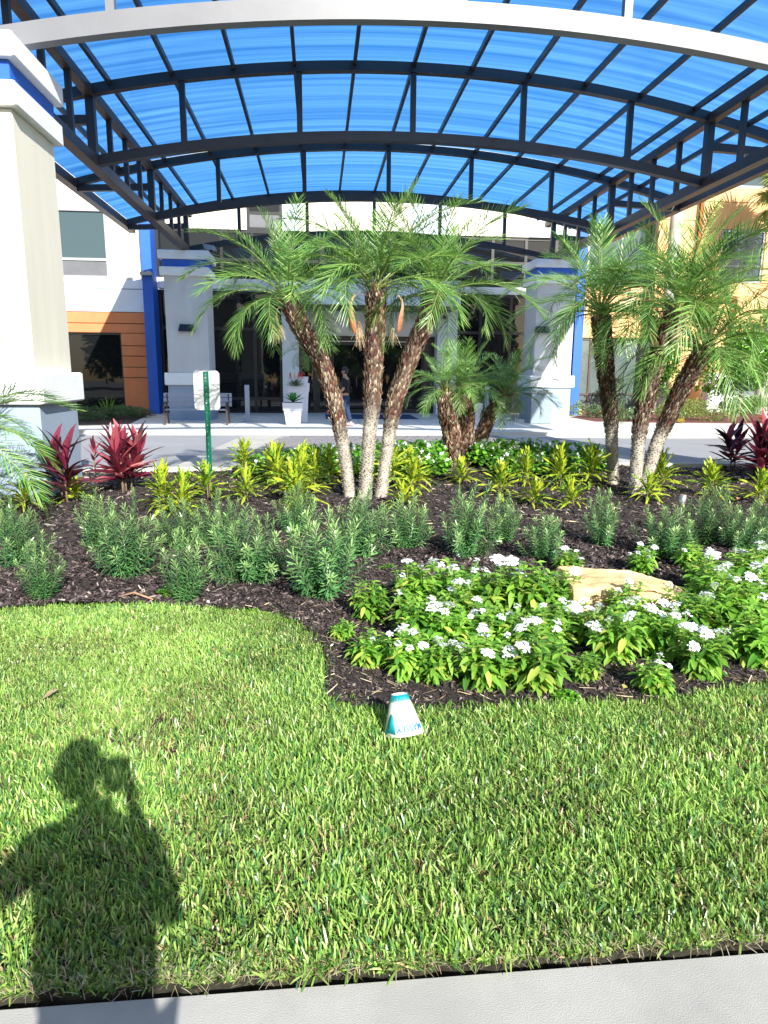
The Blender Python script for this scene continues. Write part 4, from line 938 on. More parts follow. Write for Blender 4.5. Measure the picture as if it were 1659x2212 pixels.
pl_ = palm('date_palm', 'date palm standing just past the left edge before the nearest pillar', [(-3.95, 7.35, 0), (-3.93, 7.35, .5), (-3.88, 7.4, .86)], .075, .09, 22, .95, 'date palm beside the nearest pillar', 80, white=.2, e_lo=-28)

for az, el, me, s_ in ((.15, 42, FM[2], 1.0), (-.35, 30, FM[0], 1.0), (-.75, 8, FO[0], 1.05), (.45, 25, FM[1], .95)): put('frond', me, pl_, (.07, .05, .92), (0, -R_(el), az), s_)
# sabal palms behind
def fan(seed, R=.95, n=34):
    g = np.random.default_rng(seed); a = np.linspace(-2.35, 2.35, n); D = np.stack([np.cos(a), np.sin(a), .25-.1*np.abs(a)], 1); B = np.broadcast_to(arr(.9, 0, 0), (n, 3))
    c = rcol(n, [(.14, .25, .05), (.20, .30, .08), (.09, .18, .04)], None, .2, g); L = R*(1-.10*np.abs(a))*g.uniform(.9, 1.05, n)
    S = np.cross(D, arr(0, 0, 1)); p = leaves(B, D, S, L, .075, [(0, .25), (.35, 1), (.7, .5), (1, .04)], g.uniform(.35, .75, n), .3, c)
    pt = tubes_np([arr((0, 0, 0), (.3, 0, .06), (.6, 0, .06), (.95, 0, 0))], [arr(.028, .022, .018, .014)], 6, arr(.24, .36, .09)); return bm_mesh('fan_leaf', [p, pt], frondm)
FAN = [fan(1), fan(2, .85), fan(3, 1.0)]
def sabal(label, x, y, h, r, seed, n=26, lx=0., e_lo=-65):
    gg = random.Random(seed); t_ = thing('sabal_palm', label, 'palm', (x, y, 0), 0, 'tall grey trunked fan palms by the apricot wall')
    g = np.random.default_rng(seed); k = 30; z = np.linspace(-.05, h, k); P = [arr(*[(lx*(zz/h)**2, 0, zz) for zz in z])]
    rr = r*(1+.55*np.exp(-z*1.2))*(1+g.normal(0, .025, k)); v, q, c = tubes_np(P, [rr], 14, arr(.46, .44, .40)); c = np.repeat(1+g.normal(0, .13, k), 14)[:, None]*c*(1+g.normal(0, .08, (len(c), 1)))
    put('trunk', mesh_np('trunk', v, [q], barkm, np.clip(c, 0, 1), True), t_)
    m_ = 110; f = g.uniform(h-1.6, h, m_); a = g.uniform(0, 6.28, m_); O = np.stack([np.cos(a), np.sin(a), 0*a], 1); B = O*r*.9+np.stack([lx*(f/h)**2, 0*f, f], 1)
    stuff(put('leaf_bases', bm_mesh('leaf_bases', [leaves(B, O*.7+arr(0, 0, .8), np.cross(O, arr(0, 0, 1)), g.uniform(.2, .4, m_), .09, [(0, 1), (.6, .6), (1, .4)], 0, .2, rcol(m_, [(.20, .12, .07), (.34, .24, .15), (.10, .06, .04)], None, .2, g))], barkm), t_))
    for i in range(n):
        f = i/(n-1); put('fan_leaf', gg.choice(FAN), t_, (lx, 0, h-.1-.3*f), (gg.uniform(-.4, .4), -R_(80+(e_lo-80)*f+gg.uniform(-8, 8)), i*2.4+seed), gg.uniform(.9, 1.15))
sabal('grey fan palm trunk rising in front of the tall teal window', 14.79, 29.02, 13.0, .24, 91)
sabal('fan palm at the right edge with fan leaves hanging before the apricot wall', 18.2, 27.3, 8.9, .22, 92, 30, .35)

# broadleaf trees and bushes ---------------------------------------
def bush_mesh(seed, R, h, n, cols, L=.10, W=.05, z0=0., lumps=9, mat=leaf_gloss):
    g = np.random.default_rng(seed); C0 = np.stack([g.uniform(-.6, .6, lumps)*R, g.uniform(-.6, .6, lumps)*R, z0+g.uniform(.25, .8, lumps)*h], 1); k = g.integers(0, lumps, n)
    d = nrm(g.normal(0, 1, (n, 3))); rr = g.uniform(.35, 1, n)**.5; B = C0[k]+d*rr[:, None]*arr(R*.45, R*.45, h*.28); B[:, 2] = np.maximum(B[:, 2], z0+.02)
    D = nrm(d+arr(0, 0, .35)+g.normal(0, .45, (n, 3))); S = np.cross(D, g.normal(0, 1, (n, 3)))
    return bm_mesh('foliage', [leaves(B, D, S, L*g.uniform(.7, 1.2, n), W*g.uniform(.8, 1.2, n), [(0, .2), (.35, 1), (.75, .8), (1, .1)], .2, .15, rcol(n, cols, None, .25, g))], mat)
GR = [(.10, .26, .03), (.16, .36, .05), (.06, .17, .02)]
t_ = thing('magnolia_tree', 'bright green round leaved tree in front of the dark passage', 'tree', (16.2, 25.6, .05), 0)
put('crown', bush_mesh(101, 1.55, 3.0, 5200, GR, .17, .075, .8, 16), t_)
MB().tube([(0, 0, 0), (.05, 0, .8), (0, .1, 1.9)], [.07, .06, .03], 8).build('trunk', paint('tree_bark', (.2, .17, .13), .9, .3, 8), t_)
t_ = thing('magnolia_tree', 'narrow green bush tree between the leaning palm trunks at right', 'tree', (13.6, 27.2, .05), 0)
put('crown', bush_mesh(102, .9, 2.9, 2600, GR, .16, .07, .3, 9), t_)
MB().tube([(0, 0, 0), (.03, 0, .8), (0, .05, 1.7)], [.06, .05, .03], 8).build('trunk', bpy.data.materials['tree_bark'], t_)
YG = [(.22, .32, .07), (.30, .36, .10), (.12, .22, .05)]; DG = [(.05, .12, .04), (.07, .16, .06), (.03, .08, .03)]; GG = [(.14, .24, .11), (.20, .30, .15), (.08, .16, .07)]
def bush(nm, x, y, R, h, cols, seed, lb, cat='bush', n=900, L=.07, W=.03, z=.06):
    t_ = thing(nm, lb, cat, (x, y, z)); put('foliage', bush_mesh(seed, R, h, n, cols, L, W), t_); MB().tube([(0, 0, -.02), (0, 0, h*.4)], .015, 6).build('stem', bpy.data.materials['tree_bark'], t_); return t_
bush('yellow_green_bush', 12.4, 23.3, .85, .75, YG, 111, 'yellow green bush left of the pair behind the right walk', n=1500)
bush('yellow_green_bush', 13.7, 23.2, .85, .72, YG, 112, 'yellow green bush at the foot of the fan palm behind the right walk', n=1500)
bush('grey_green_bush', 10.3, 24.6, .55, .50, GG, 113, 'low grey green bush beside the blue wall fin at right')
bush('grey_green_bush', 10.75, 23.2, .50, .48, GG, 114, 'low grey green bush left of the leaning palm trunk, on the red mulch')
bush('box_hedge', 17.4, 27.0, 1.3, .8, GR, 115, 'clipped hedge in front of the dark passage', n=2200)
bush('box_hedge', 19.8, 29.5, 1.5, .85, GR, 116, 'clipped hedge before the parked car', n=2200)
bush('yellow_green_bush', 9.9, 26.3, .5, .5, YG, 117, 'small striped bush under the apricot wall window', L=.2, W=.03, n=260)
bush('juniper_ground_cover', -7.9, 22.6, 1.3, .42, DG, 118, 'dark juniper ground cover before the left wing window', n=4200, L=.08, W=.018)
bush('juniper_ground_cover', -6.6, 23.8, 1.1, .42, DG, 119, 'dark juniper ground cover nearest the blue fin', n=3600, L=.08, W=.018)
bush('juniper_ground_cover', -8.9, 24.8, 1.3, .5, DG, 120, 'dark juniper ground cover deep in the left planting bed', n=3600, L=.08, W=.018)
def spiky(nm, x, y, lb, n, L, W, cols, seed, z=.06, dr=.3):
    g = np.random.default_rng(seed); a = np.arange(n)*2.4; el = np.radians(g.uniform(35, 85, n)); D = np.stack([np.cos(a)*np.cos(el), np.sin(a)*np.cos(el), np.sin(el)], 1); S = np.stack([-np.sin(a), np.cos(a), 0*a], 1)
    t_ = thing(nm, lb, 'plant', (x, y, z)); B = D*arr(.03, .03, 0)
    put('foliage', bm_mesh('foliage', [leaves(B, D, S, L*g.uniform(.7, 1.1, n), W, [(0, .8), (.3, 1), (.7, .7), (1, .05)], g.uniform(0, dr*2, n), .25, rcol(n, cols, None, .15, g))], leaf_gloss), t_); return t_
spiky('iris_clump', -7.35, 25.2, 'upright strappy green clump under the left wing window', 60, .85, .05, GR, 121)
spiky('iris_clump', 11.6, 26.4, 'pale upright strappy clump under the right window', 40, .8, .05, YG, 122)
spiky('orange_bromeliad', 10.9, 25.9, 'orange bromeliad below the right window', 26, .45, .09, [(.55, .16, .04), (.65, .28, .06)], 123)
spiky('orange_bromeliad', 15.2, 22.3, 'orange bromeliad at the right edge beside the walk', 34, .6, .09, [(.50, .10, .04), (.60, .22, .06)], 124)
spiky('yellow_seedling', 12.1, 22.2, 'little yellow leaved seedling in front of the yellow green bushes', 14, .35, .08, [(.6, .5, .05)], 125)
# planting beds by the walls
m = MB(); m.poly([(-14, 20.6), (-6.6, 20.6), (-5.6, 21.3), (-6.25, 26.75), (-14, 26.75)], .04, .085); structure(m.build('left_planting_bed', soil))
m = MB(); m.poly([(9.3, 22.6), (30, 20.8), (30, 29.7), (10.4, 30.0), (10.4, 26.5), (9.3, 25.0)], .04, .085); structure(m.build('right_planting_bed', red_mulch))

# ================================================================== STREET FURNITURE
t_ = thing('bench', 'slatted grey bench with dark metal legs in front of the far left pillar', 'bench', (-3.6, 21.15, .078))
for s in (-1, 1):
    x = s*.90
    MB().sweep([(x, -.26, 0), (x, -.27, .60), (x, -.25, .63), (x, .20, .64)], .05, .04).build('front_leg', bench_iron, t_)
    MB().sweep([(x, .32, 0), (x, .14, .44), (x, .26, .88)], .05, .045).build('rear_leg', bench_iron, t_)
    MB().bar((x, -.26, .40), (x, .16, .42), .045, .05).build('seat_rail', bench_iron, t_)
for i in range(4): MB().bevbox(-.88, -.27+i*.115, .43, .88, -.27+i*.115+.10, .455, .005).build('seat_slat', bench_slat, t_)
for i in range(3):
    z = .53+i*.135; y = .15+(z-.44)*.22; MB().add([(-1.0, y, z), (1.0, y, z), (1.0, y+.028, z+.118), (-1.0, y+.028, z+.118), (-1.0, y+.02, z-.004), (1.0, y+.02, z-.004), (1.0, y+.048, z+.114), (-1.0, y+.048, z+.114)],
        [(0, 1, 2, 3), (7, 6, 5, 4), (0, 4, 5, 1), (3, 2, 6, 7), (0, 3, 7, 4), (1, 5, 6, 2)]).build('back_slat', bench_slat, t_)
t_ = thing('bollard', 'square grey bollard between the bench and the white planter', 'bollard', (-2.23, 22.3, .078), 0, 'grey square bollards before the entrance')
MB().bevbox(-.07, -.07, 0, .07, .07, 1.15, .008).build('post', post_grey, t_); MB().box(-.17, -.17, -.004, .17, .17, .004).build('base_plate', post_grey, t_)
t_ = thing('bollard', 'square grey bollard right of the door, behind the small palm clump', 'bollard', (5.5, 22.5, .078), 0, 'grey square bollards before the entrance')
MB().bevbox(-.07, -.07, 0, .07, .07, 1.15, .008).build('post', post_grey, t_); MB().box(-.17, -.17, -.004, .17, .17, .004).build('base_plate', post_grey, t_)
def planter(x, y, lb, tier=False):
    t_ = thing('planter', lb, 'planter', (x, y, .078), 0)
    MB().frustum(0, 0, 0, .44, .20, .255).build('pot', white_plastic, t_); MB().frustum(0, 0, .44, .66, .285, .305).build('rim', white_plastic, t_)
    MB().box(-.27, -.27, .645, .27, .27, .663).build('soil', soil, t_); return t_
p1 = planter(-.76, 21.1, 'front white tapered planter holding an agave left of the door')
def ag(nm, x, y, z, lb, n, L, W, cols, seed, el=(25, 80)):
    g = np.random.default_rng(seed); a = np.arange(n)*2.4; e = np.radians(np.linspace(el[0], el[1], n)); D = np.stack([np.cos(a)*np.cos(e), np.sin(a)*np.cos(e), np.sin(e)], 1); S = np.stack([-np.sin(a), np.cos(a), 0*a], 1)
    t_ = thing(nm, lb, 'plant', (x, y, z)); me = None
    for i in range(n):
        pass
    put('foliage', bm_mesh('foliage', [leaves(D*.02, D, S, L*np.linspace(1, .8, n), W, [(0, .6), (.3, 1), (.7, .7), (1, .04)], .1, .3, rcol(n, cols, None, .12, g))], leaf_gloss), t_); return t_
ag('agave', -.76, 21.1, .74, 'green agave growing in the front white planter', 22, .42, .09, [(.05, .20, .05), (.08, .26, .07)], 131)
t_ = thing('tiered_planter', 'taller stepped white planter against the pier behind the agave pot', 'planter', (-.62, 22.4, .078))
MB().frustum(0, 0, 0, .95, .26, .31).build('pot', white_plastic, t_); MB().frustum(0, 0, .95, 1.22, .33, .35).build('rim', white_plastic, t_); MB().frustum(0, 0, 1.22, 1.42, .29, .31).build('upper_box', white_plastic, t_)
b1 = ag('bromeliad', -.70, 21.9, 1.20, 'red and yellow flowering bromeliads above the agave', 26, .36, .06, [(.06, .10, .04), (.10, .16, .05)], 132, (5, 60))
g = np.random.default_rng(5)
for k, (dx, c) in enumerate(((-.16, (.55, .03, .03)), (-.02, (.70, .55, .06)), (.1, (.65, .04, .03)), (.2, (.6, .03, .04)))):
    n = 14; a = np.arange(n)*2.4; e = np.radians(np.linspace(10, 85, n)); D = np.stack([np.cos(a)*np.cos(e), np.sin(a)*np.cos(e), np.sin(e)], 1)
    put('flower_spike', bm_mesh('flower_spike', [leaves(np.stack([dx+0*a, 0*a, np.linspace(.22, .36, n)], 1), D, np.stack([-np.sin(a), np.cos(a), 0*a], 1), .10, .03, [(0, .6), (.4, 1), (1, .1)], 0, .2, np.broadcast_to(arr(*c), (n, 3)))], leaf_gloss), b1)
palm('potted_palm', 'dark green potted palm in the tall stepped planter by the door', [(-.55, 22.45, 1.45), (-.54, 22.45, 1.8), (-.5, 22.45, 2.25)], .03, .03, 14, .55, 'potted palm by the door', 133, white=-.2, e_lo=-60)
planter(4.78, 21.5, 'white tapered planter right of the door, behind the small palm clump')
ag('potted_fern', 4.78, 21.5, .74, 'green strappy plant in the right white planter', 40, .45, .04, GR, 134, (10, 80))
tag(MB().bevbox(-1.6, -1.25, 0, 1.6, 1.25, .012, .006).build('door_mat', paint('mat_blue', (.008, .045, .13), .95, .25, 20, .5, 200), None, False, (1.85, 25.0, .079)), 'dark blue entrance mat lying in front of the sliding doors', 'mat')
# trash box beside the right pillar
t_ = thing('litter_bin', 'square blue grey litter bin in front of the right pillar', 'bin', (7.05, 21.9, .078))
MB().bevbox(-.34, -.34, 0, .34, .34, .95, .02).build('body', paint('bin_grey', (.20, .26, .30), .6, .12, 3), t_); MB().bevbox(-.37, -.37, .952, .37, .37, 1.05, .02).build('lid', silver_frame, t_)
# sign
t_ = thing('road_sign', 'blank grey back of a rounded sign on a green perforated post', 'sign', (-1.72, 11.0, 0), R_(-5))
def rrect(w_, h_, r, n=6):
    pts = []
    for cx, cy, a0 in ((w_/2-r, h_/2-r, 0), (-w_/2+r, h_/2-r, 90), (-w_/2+r, -h_/2+r, 180), (w_/2-r, -h_/2+r, 270)):
        for k in range(n+1): a = R_(a0+90*k/n); pts.append((cx+r*math.cos(a), cy+r*math.sin(a)))
    return pts
rp = rrect(.40, .60, .055); n = len(rp); m = MB(); vs = [(x, .035, z+1.33) for x, z in rp]+[(x, .039, z+1.33) for x, z in rp]
m.add(vs, [tuple(range(n)), tuple(range(2*n-1, n-1, -1))]+[(i, n+i, n+(i+1) % n, (i+1) % n) for i in range(n)]); m.build('sign_plate', sign_alu, t_)
m = MB()   # hat-section post
prof = [(-.042, .012), (-.030, .012), (-.018, -.020), (.018, -.020), (.030, .012), (.042, .012), (.042, .016), (.027, .016), (.015, -.016), (-.015, -.016), (-.027, .016), (-.042, .016)]
n = len(prof); vs = [(x, y, z) for z in (-.2, 1.615) for x, y in prof]; m.add(vs, [tuple(range(n-1, -1, -1)), tuple(range(n, 2*n))]+[(i, (i+1) % n, n+(i+1) % n, n+i) for i in range(n)]); m.build('post', green_paint, t_)
for k in range(16):
    z = .12+k*.0965
    put('bolt_hole', MB().tube([(0, -.0205, 0), (0, -.022, 0)], .0055, 8).mesh('bolt_hole', sign_alu), t_, (0, 0, z))
MB().tube([(0, -.03, 1.52), (0, .04, 1.52)], .012, 8).build('bolt', silver_frame, t_); MB().tube([(0, -.03, 1.14), (0, .04, 1.14)], .012, 8).build('bolt', silver_frame, t_)
# bed spotlight
t_ = thing('bed_spotlight', 'small silver cylinder spotlight standing in the mulch', 'lamp', (4.07, 7.3, .02))
MB().tube([(0, 0, 0), (0, 0, .16)], .008, 8).build('stake', silver_frame, t_); MB().tube([(0, 0, .14), (0, 0, .15), (.01, 0, .27), (.01, 0, .272)], [.03, .036, .038, .034], 16).build('housing', paint('brushed_alu', (.5, .5, .5), .3, .1, 4, metallic=.8), t_, True)
# boulder
bm_ = None
def boulder():
    import bmesh
    bm = bmesh.new(); bmesh.ops.create_icosphere(bm, subdivisions=6, radius=1)
    from mathutils import noise as mn
    for v in bm.verts:
        p = v.co.copy(); d = p.normalized()
        q = Vector((max(-.86, min(.86, d.x*1.25)), max(-.80, min(.80, d.y*1.3)), max(-.7, min(.60+.10*d.x*-1, d.z*1.5))))
        f = mn.fractal(d*1.6, 1, 2, 5)*.12+mn.fractal(d*5, 1, 2, 5)*.035-abs(mn.noise(d*3.1+Vector((3, 1, 2))))*.06
        q += d*f; q.x *= .47; q.y *= .30; q.z *= .26; 
        if q.x > .1: q.z -= (q.x-.1)*.22
        v.co = q
    me = bpy.data.meshes.new('boulder'); bm.to_mesh(me); bm.free()
    for p in me.polygons: p.use_smooth = True
    me.materials.append(paint('sandstone', (.66, .49, .25), .88, .22, 4.5, .9, 45, var2=(.50, .33, .15))); return me
o = put('boulder', boulder(), None, (2.09, 4.38, .07), (0, 0, R_(-6))); tag(o, 'tan sandstone boulder half hidden among the white pentas', 'boulder')
# stray leaf on the lawn
t_ = tag(put('fallen_leaf', one_leaf('fallen_leaf', .10, .035, tip_, .05, .15, (.50, .38, .24), (.55, .42, .28), leaf, .004), None, (-1.34, 3.22, .05), (.1, -.15, R_(62))), 'dry tan leaf lying on the lawn at left', 'leaf')
tag(put('fallen_leaf', one_leaf('fallen_leaf', .12, .05, tip_, .1, .2, (.55, .22, .12), (.60, .30, .16), leaf, .006), None, (5.35, 8.25, .05), (.3, -.2, 1.)), 'large orange brown leaf on the mulch under the right croton', 'leaf')
tag(put('fallen_leaf', one_leaf('fallen_leaf', .035, .03, tip_, .1, .1, (.55, .55, .12), (.6, .6, .2), leaf), None, (1.53, 3.13, .045), (.3, -.2, 1.)), 'tiny round yellow leaf on the mulch near the lawn edge', 'leaf')
tag(MB().tube([(-.13, 0, 0), (.0, .02, .012), (.14, -.01, 0)], [.014, .019, .012], 7).build('bark_stick', paint('stick', (.26, .22, .19), .9, .3, 20), None, True, (.93, 5.35, .04), (0, 0, .25)), 'long grey bark piece on the mulch behind the pentas', 'stick')
tag(MB().tube([(-.13, 0, 0), (-.02, .03, .03), (.14, -.0, 0)], [.006, .008, .006], 7).build('dry_stalk', paint('stalk', (.34, .2, .12), .9, .3, 20), None, True, (-1.3, 4.78, .04), (0, 0, -.3)), 'curved dry stalk at the lawn edge below the podocarpus', 'stick')

# ------------------------------------------------------------------ cone sign
CR, CT, CH = .092, .036, .175
cone = thing('cone_sign', 'white paper cone sign with teal print and upside down letters on the grass', 'sign', (.365, 2.80, .028))
cone.rotation_euler = Euler((R_(-20), R_(-6), R_(0)))
paper = paint('white_paper', (.62, .64, .56), .5, .03, 5); teal = paint('teal_print', (.005, .25, .29), .5, .05, 5); blue_ink = paint('blue_ink', (.01, .16, .42), .5, .05, 5); grey_ink = paint('grey_ink', (.25, .27, .30), .6, .05, 5); pale_teal = paint('pale_teal', (.06, .42, .50), .5, .05, 5)
def cp(a, h, off=0.):   # angle from the viewer-facing meridian (+ = right), height fraction 0..1
    r = CR+(CT-CR)*h+off; return (r*math.sin(a), -r*math.cos(a), CH*h)
def coneband(name, a0, a1, h0f, h1f, mat, off, n=24):
    m = MB(); vs = []; fs = []
    for i in range(n+1):
        a = a0+(a1-a0)*i/n; h0_ = h0f(a) if callable(h0f) else h0f; h1_ = h1f(a) if callable(h1f) else h1f
        for h, o_ in ((h0_, off), (h1_, off), (h1_, off-.0006), (h0_, off-.0006)): vs.append(cp(a, h, o_))
    for i in range(n):
        for q in range(4): fs.append((i*4+q, i*4+4+q, i*4+4+(q+1) % 4, i*4+(q+1) % 4))
    fs += [(0, 1, 2, 3), (4*n+3, 4*n+2, 4*n+1, 4*n)]
    m.add(vs, fs); return m.build(name, mat, cone, True)
coneband('paper_cone', -math.pi, math.pi, 0, 1, paper, 0, 64)
coneband('teal_fringe', -2.2, 2.0, lambda a: .84+.035*math.sin(a*38), .985, teal, .0009, 120)
coneband('banner_strip', -.42, 1.15, .335, .40, pale_teal, .0009)
coneband('banner_strip', -.42, 1.15, .352, .383, paper, .0016)
def cone_text(txt, size, a_c, h_c, mat, name='lettering', xs=1.):
    cu = bpy.data.curves.new(name, 'FONT'); cu.body = txt; cu.size = size; cu.align_x = 'CENTER'; cu.align_y = 'CENTER'; cu.offset = size*.012
    ob = bpy.data.objects.new(name, cu); COL.objects.link(ob); dg = bpy.context.evaluated_depsgraph_get(); me = bpy.data.meshes.new_from_object(ob.evaluated_get(dg))
    import bmesh
    bb = bmesh.new(); bb.from_mesh(me); bmesh.ops.triangulate(bb, faces=bb.faces[:]); bmesh.ops.subdivide_edges(bb, edges=bb.edges[:], cuts=3, use_grid_fill=True); bb.to_mesh(me); bb.free()
    bpy.data.objects.remove(ob); hh = CH*h_c; sl = math.hypot(CH, CR-CT)
    for v in me.vertices:
        u, s = -v.co.x*xs, -v.co.y; h = h_c+s/sl; r = CR+(CT-CR)*h; v.co = cp(a_c+u/(CR+(CT-CR)*h_c), h, .0022)
    me.materials.clear(); me.materials.append(mat); return put(name, me, cone)
cone_text('MASSEY', .042, .33, .20, blue_ink, xs=.84)
cone_text('PLEASE', .0085, .62, .475, grey_ink); cone_text('OFF', .0095, .0, .62, grey_ink); cone_text('KEEP', .0095, .75, .62, grey_ink); cone_text('UNTIL DRY', .009, .25, .77, grey_ink)
# plain teal blot in place of the printed mascot
coneband('teal_patch', -1.25, -.50, lambda a: .06+.04*math.cos((a+.9)*4), lambda a: .10+.44*math.sin(max(0, min(math.pi, (a+1.25)/.75*math.pi)))**.6, teal, .0009, 30)

# ------------------------------------------------------------------ people
def skin_mesh(name, verts, edges, radii, mat, sub=2):
    me = bpy.data.meshes.new(name); me.from_pydata(verts, edges, []); o = bpy.data.objects.new(name, me); COL.objects.link(o)
    md = o.modifiers.new('s', 'SKIN'); sv = me.skin_vertices[0].data if me.skin_vertices else None
    if sv is None:
        raise RuntimeError('skin layer missing')
    for i, r in enumerate(radii): sv[i].radius = (r, r) if not isinstance(r, tuple) else r
    sv[0].use_root = True; md.use_smooth_shade = True; s2 = o.modifiers.new('u', 'SUBSURF'); s2.levels = sub; s2.render_levels = sub
    dg = bpy.context.evaluated_depsgraph_get(); me2 = bpy.data.meshes.new_from_object(o.evaluated_get(dg)); bpy.data.objects.remove(o)
    me2.materials.clear(); me2.materials.append(mat); return me2
def chain(vs, es, rs, start, pts, rad):
    p = start
    for q, r in zip(pts, rad): vs.append(q); rs.append(r); es.append((p, len(vs)-1)); p = len(vs)-1
    return p
def person(label, loc, rz, arms, legs, shirt, trousers, shoe, hair, skin, height=1.70, hx=0.):
    """arms: two lists [shoulder, elbow, wrist, fingertip dir]; all in body space facing -Y... +Y is forward"""
    t_ = thing('person', label, 'person', loc, rz); k = height/1.70
    V = [(0, 0, .95*k)]; E = []; Rr = [(.135, .10)]
    c = chain(V, E, Rr, 0, [(0, 0, 1.10*k), (0, -.01, 1.28*k), (0, -.01, 1.40*k)], [(.125, .09), (.15, .10), (.12, .085)])
    n_ = chain(V, E, Rr, c, [(hx*.4, .0, 1.47*k), (hx*.8, .01, 1.53*k), (hx, .02, 1.60*k), (hx, .02, 1.67*k)], [.055, .055, (.075, .092), (.068, .082)])
    hands = []
    for (sh, el, wr, hd) in arms:
        s_ = chain(V, E, Rr, c, [sh, el, tuple(e_*.5+w_*.5 for e_, w_ in zip(el, wr)), wr], [.055, .042, .038, .026]); hv = Vector(wr); d = Vector(hd).normalized()
        side = d.cross(Vector((0, 0, 1))); side = side.normalized() if side.length > .1 else Vector((1, 0, 0))
        pal = hv+d*.055; s2 = chain(V, E, Rr, s_, [tuple(pal)], [(.036, .016)])
        hands.append((hv, d, side, pal))
    for lg in legs:
        chain(V, E, Rr, 0, lg, [.09, .058, .052, .038, .030])
    body = skin_mesh('body', V, E, Rr, skin); put('body', body, t_)
    for hv, d, side, pal in hands:      # five fingers each, own short chains
        nrm_ = d.cross(side)
        fv = []; fe = []; fr_ = []
        for q, (o_, L) in enumerate(((-.030, .062), (-.010, .075), (.010, .078), (.029, .066))):
            fv2 = []; fe2 = []; fr2 = []
            b0 = pal+side*o_*.9-d*.02; fv2.append(tuple(b0)); fr2.append(.0095); b1 = pal+side*o_+d*.03
            chain(fv2, fe2, fr2, 0, [tuple(b1), tuple(b1+d*L*.5+nrm_*.012), tuple(b1+d*L*.8+nrm_*.034)], [.0092, .0086, .0075]); put('finger', skin_mesh('finger', fv2, fe2, fr2, skin, 1), t_)
        b0 = hv+d*.02; fv2 = [tuple(b0)]; fe2 = []; fr2 = [.012]; chain(fv2, fe2, fr2, 0, [tuple(b0+side*.04+d*.02), tuple(b0+side*.055+d*.05+nrm_*.01)], [.011, .009]); put('thumb', skin_mesh('thumb', fv2, fe2, fr2, skin, 1), t_)
    # clothes
    V = [(0, 0, .93*k)]; E = []; Rr = [(.185, .125)]
    c = chain(V, E, Rr, 0, [(0, 0, 1.12*k), (0, -.01, 1.28*k), (0, -.01, 1.41*k)], [(.178, .115), (.19, .12), (.15, .10)])
    for (sh, el, wr, hd) in arms: chain(V, E, Rr, c, [sh, tuple(a*.45+b*.55 for a, b in zip(sh, el)), tuple(a*.08+b*.92 for a, b in zip(sh, el))], [.070, .058, .056])
    put('shirt', skin_mesh('shirt', V, E, Rr, shirt), t_)
    V = [(0, 0, .97*k)]; E = []; Rr = [(.150, .115)]
    for lg in legs: chain(V, E, Rr, 0, [lg[0], lg[1], lg[2], tuple(a*.2+b*.8 for a, b in zip(lg[2], lg[3]))], [.108, .080, .070, .064])
    put('trousers', skin_mesh('trousers', V, E, Rr, trousers), t_)
    for lg in legs:
        f = Vector(lg[3]); m = MB(); a = Vector((f.x, f.y, 0)); z0 = max(f.z-.07, 0)
        m.tube([(f.x, f.y-.09, z0+.045), (f.x, f.y-.02, z0+.055), (f.x, f.y+.08, z0+.045), (f.x, f.y+.16, z0+.035), (f.x, f.y+.19, z0+.03)], [.034, .05, .046, .036, .012], 12); m.build('shoe', shoe, t_, True)
    import bmesh
    bm = bmesh.new(); bmesh.ops.create_uvsphere(bm, u_segments=20, v_segments=14, radius=1)
    for v in bm.verts:
        v.co = Vector((v.co.x*.092, v.co.y*.108-.012, v.co.z*.115))
        if v.co.y > .035 and v.co.z < .045: v.co.y = .035
    me = bpy.data.meshes.new('hair'); bm.to_mesh(me); bm.free(); me.materials.append(hair)
    for p in me.polygons: p.use_smooth = True
    put('hair', me, t_, (hx, .02, 1.645*k))
    fm = skin
    MB().add([(hx-.012, .108, 1.60*k), (hx+.012, .108, 1.60*k), (hx, .132, 1.598*k), (hx, .104, 1.64*k)], [(0, 1, 2), (1, 3, 2), (0, 2, 3), (0, 3, 1)]).build('nose', skin, t_)
    for s in (-1, 1):
        MB().tube([(hx+s*.03, .098, 1.632*k), (hx+s*.03, .108, 1.632*k)], [.012, .009], 10).build('eye', black_frame, t_)
        MB().tube([(hx+s*.088, .01, 1.61*k), (hx+s*.100, .005, 1.615*k)], [.025, .022], 8).build('ear', skin, t_)
    MB().tube([(hx-.022, .104, 1.565*k), (hx, .112, 1.563*k), (hx+.022, .104, 1.565*k)], .005, 6).build('mouth', paint('lip', (.35, .12, .1), .6), t_)
    return t_
skin_m = paint('skin', (.42, .25, .17), .55, .06, 5); navy = paint('navy_cloth', (.006, .007, .011), .9, .2, 10); denim = paint('denim', (.012, .035, .09), .9, .35, 12); pink = paint('pink_shoe', (.62, .34, .36), .7, .08, 10); hairm = paint('dark_hair', (.02, .014, .01), .6, .3, 20)
person('person in dark top, blue jeans and pink shoes half hidden behind the palm trunks', (.78, 20.35, .078), R_(70),
       [((-.17, 0, 1.36), (-.23, -.02, 1.08), (-.16, .14, .98), (.3, .5, -.2)), ((.17, 0, 1.36), (.23, .0, 1.09), (.16, .16, .98), (-.3, .5, -.2))],
       [[(-.09, 0, .82), (-.10, .06, .48), (-.10, .05, .30), (-.10, .10, .08), (-.10, .2, .03)], [(.09, 0, .82), (.10, -.02, .48), (.10, -.08, .30), (.10, -.14, .09), (.10, -.05, .03)]],
       navy, denim, pink, hairm, skin_m, 1.66)
